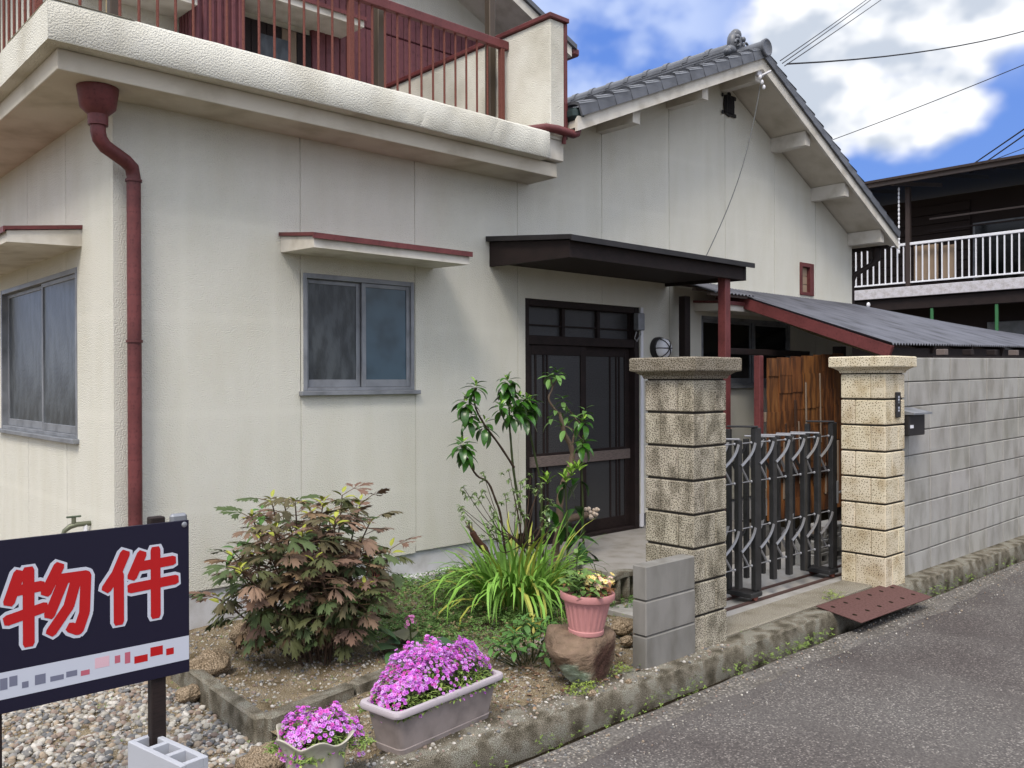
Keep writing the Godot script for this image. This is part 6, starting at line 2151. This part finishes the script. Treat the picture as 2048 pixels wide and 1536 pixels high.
func low_green() -> void:
	# broad leaved bergenia between the brown shrub and the trough
	var o := thing("bergenia", "broad leaved bergenia with a pink flower spike", "plant", V(3.02, 0.10, 1.45))
	var ms := []
	for k in 4:
		ms.append(tinted(leaf_mesh(0.21, 0.078, 0.25, 0.6 + 0.25 * k, 7, 0.75), [Color(0.06, 0.12, 0.05), Color(0.08, 0.16, 0.06), Color(0.11, 0.11, 0.07), Color(0.05, 0.10, 0.05)][k]))
	for i in 13:
		var a := i * 2.4
		piece("leaf", ms[i % 4], M.leaf_gloss if i == 99 else M.leaf, Transform3D(frame(dir_of(a, rng.randf_range(0.1, 0.9))).scaled(Vector3.ONE * rng.randf_range(0.75, 1.1)), V(3.02 + cos(a) * 0.08, 0.12 + 0.08 * rng.randf(), 1.40 + sin(a) * 0.08)), o)
	stem([V(2.98, 0.12, 1.45), V(2.95, 0.26, 1.48), V(2.93, 0.34, 1.50)], 0.006, 0.004, M.green_stem, o)
	var fm := flower_mesh(0.012, Color(0.55, 0.20, 0.42), Color(0.3, 0.05, 0.2))
	for i in 22:
		var d := dir_of(rng.randf() * TAU, rng.randf_range(-0.6, 1.4))
		piece("flower", fm, M.petal, Transform3D(Basis(Quaternion(Vector3.UP, d)), V(2.93, 0.34, 1.50) + d * rng.randf_range(0.02, 0.045)), o)
	# low dark green shrub left of the boulder
	var g := thing("low_green_shrub", "low shrub of small shiny leaves left of the boulder", "shrub", V(3.40, 0.10, 1.97))
	var gm := []
	for k in 4:
		gm.append(tinted(leaf_mesh(0.062, 0.0145, 0.3, 0.5, 5, 0.6), Color(0.075, 0.16, 0.04) * rng.randf_range(0.7, 1.4)))
	var yg := []
	for k in 2:
		yg.append(tinted(leaf_mesh(0.05, 0.009, 0.4, 0.4, 4, 0.5), Color(0.26, 0.24, 0.05)))
	for i in 26:
		var a := i * 2.4
		var u := sqrt((i + 0.5) / 26.0)
		var top := V(3.41 + cos(a) * u * 0.24, 0.34 - 0.13 * u * u + rng.randf_range(-0.04, 0.04), 1.96 + sin(a) * u * 0.17)
		stem([V(3.41 + cos(a) * 0.04, 0.08, 1.96), top - V(0, 0.06, 0), top], 0.003, 0.002, M.green_stem, g, "stem", 5)
		whorl(gm, top, 8, g, M.leaf, 1.1, 0.7, -0.4, 0.7)
		if i % 3 == 0:
			whorl(yg, top + V(0, 0.01, 0), 4, g, M.leaf, 1.0, 0.8, 0.5, 1.2, "young_leaf")

func weeds() -> void:
	# creeping ground cover behind, weeds in the joints
	var s := B.new()
	for k in 3:
		var a := TAU * k / 3.0
		var d := V(cos(a), 0.25, sin(a))
		var e := V(-sin(a), 0, cos(a))
		s.quad(Vector3.ZERO, d * 0.6 + e * 0.35, d, d * 0.6 - e * 0.35)
	var m := s.mesh()
	var sp := []
	var cs := []
	var fn := FastNoiseLite.new()
	fn.seed = 8
	fn.frequency = 1.7
	var put := func(x: float, y: float, z: float, r: float, c: Color) -> void:
		var b := Basis.from_euler(V(rng.randf_range(-0.6, 0.6), rng.randf() * TAU, rng.randf_range(-0.6, 0.6))).scaled(Vector3.ONE * r)
		sp.append(Transform3D(b, V(x, y, z)))
		cs.append(c * rng.randf_range(0.65, 1.3))
	for i in 34000:
		var x := rng.randf_range(2.95, 5.0)
		var z := rng.randf_range(0.02, 1.95)
		var dens := 0.75 * fn.get_noise_2d(x, z) + 0.72 - smoothstep(1.1, 2.1, z) * 1.0 - smoothstep(3.3, 2.95, x) * 0.5
		if rng.randf() < dens:
			put.call(x, soil_y(x, z) + rng.randf_range(0.0, 0.075), z, rng.randf_range(0.009, 0.021), Color(0.105, 0.19, 0.048) if rng.randf() < 0.9 else Color(0.22, 0.17, 0.09))
	for i in 9000:
		var x := rng.randf_range(1.4, 5.0)
		var z := rng.randf_range(0.2, 2.5)
		var dens := fn.get_noise_2d(x * 2.2 + 30.0, z * 2.2) + 0.02
		if rng.randf() < dens * 1.3:
			var y := gravel_y(x, z) if x < 1.9 else (soil_y(x, z) if z < 2.45 else 0.123)
			put.call(x, y + rng.randf_range(0.0, 0.02), z, rng.randf_range(0.004, 0.010), Color(0.14, 0.20, 0.055))
	# tufts in the gutter
	for k in 26:
		var cx: float = [2.9, 3.4, 3.7, 4.0, 4.35, 4.6, 4.85, 5.0, 5.15, 5.3, 5.45, 6.9, 7.2, 7.35, 7.6, 8.0, 8.9, 9.6, 2.5, 3.1, 5.25, 5.08, 4.7, 3.9, 8.4, 7.0][k]
		var n := 32 if k < 18 else 18
		for i in n:
			var a := rng.randf() * TAU
			var r := 0.07 * sqrt(rng.randf())
			put.call(cx + cos(a) * r * 2.0, rng.randf_range(-0.03, 0.055) , 2.66 + sin(a) * r * 0.6, rng.randf_range(0.006, 0.015), Color(0.15, 0.22, 0.045))
	for k in 5:
		var q: Vector3 = [V(5.95, 0.145, 2.47), V(3.25, 0.12, 2.50), V(3.30, 0.12, 2.52), V(3.62, 0.12, 2.44), V(4.15, 0.13, 2.3)][k]
		for i in 90:
			put.call(q.x + rng.randf_range(-0.09, 0.09), q.y + rng.randf_range(0.0, 0.045), q.z + rng.randf_range(-0.05, 0.05), rng.randf_range(0.006, 0.014), Color(0.20, 0.26, 0.05))
	var o := many("ground_cover", m, M.leaf, sp, cs)
	tag(o, "small creeping weeds and moss over the bed and gutter", "ground cover")
	# fallen leaves
	var dl := tinted(leaf_mesh(0.045, 0.010, 0.3, 0.5, 4, 0.6), Color.WHITE)
	var ds := []
	var dc := []
	for i in 420:
		var x := rng.randf_range(2.6, 4.3)
		var z := rng.randf_range(0.1, 2.5)
		if i > 260:
			x = rng.randf_range(2.85, 3.9)
			z = rng.randf_range(2.0, 2.5)
		var y := (soil_y(x, z) if z < 2.45 else 0.123) + 0.006
		ds.append(Transform3D(Basis.from_euler(V(rng.randf_range(-0.3, 0.3), rng.randf() * TAU, rng.randf_range(-0.3, 0.3))).scaled(Vector3.ONE * rng.randf_range(0.5, 1.0)), V(x, y, z)))
		dc.append([Color(0.22, 0.13, 0.08), Color(0.30, 0.20, 0.12), Color(0.16, 0.09, 0.06)][i % 3])
	var f := many("fallen_leaves", dl, M.leaf, ds, dc)
	tag(f, "dry brown fallen leaves scattered over the bed", "leaves")

# ---------------------------------------------------------------- cables
func cable(label: String, a: Vector3, b: Vector3, sag: float, r: float, m: Material, group := "overhead cables") -> void:
	var pts := []
	for i in 25:
		var u := i / 24.0
		pts.append(a.lerp(b, u) - V(0, sag * 4.0 * u * (1.0 - u), 0))
	var s := B.new()
	s.tube(pts, [r], 6)
	tag(part("cable", s, m), label, "cable", group)

func build_cables() -> void:
	var a := V(8.36, 5.02, 0.60)
	cable("upper of three service cables rising from the gable apex", a + V(0.02, 0.06, 0.02), V(19.5, 10.75, -2.85), 0.03, 0.0055, M.cable)
	cable("middle of three service cables rising from the gable apex", a + V(0.03, 0.03, 0.04), V(19.5, 10.85, -2.45), 0.03, 0.0055, M.cable)
	cable("lowest of three service cables rising from the gable apex", a + V(0.04, 0.0, 0.06), V(19.5, 10.78, -2.10), 0.03, 0.0055, M.cable)
	cable("long sagging cable from the gable apex to the right edge", a + V(0.06, 0.02, 0.08), V(26.0, 11.85, 0.95), 0.55, 0.009, M.cable)
	cable("thin high cable crossing the cloud behind the roof", V(23.6, 8.53, -6.74), V(21.5, 9.0, 0.6), 0.05, 0.010, M.cable)
	cable("thick black cable slanting down to the neighbour roof", V(16.8, 5.45, -0.75), V(12.6, 5.20, 2.1), 0.0, 0.011, M.cable)
	cable("second black cable beside the thick one to the neighbour roof", V(16.9, 5.45, -0.60), V(12.75, 5.25, 2.2), 0.0, 0.011, M.cable)
	cable("faint cable just above the neighbour roof edge", V(21.36, 6.58, -2.02), V(19.5, 6.46, 0.0), 0.0, 0.008, M.cable)
	# service drop down the gable wall
	var pts := []
	var p := V(8.27, 4.88, 0.46)
	var q := V(7.80, 2.93, 0.03)
	for i in 25:
		var u := i / 24.0
		pts.append(p.lerp(q, u) + V(0.09 * sin(u * PI), -0.02 * sin(u * PI), 0.04 * sin(u * PI)))
	var s := B.new()
	s.tube(pts, [0.006], 6)
	tag(part("wall_cable", s, M.grey_cable), "thin cable hanging down the gable wall to the canopy", "cable")
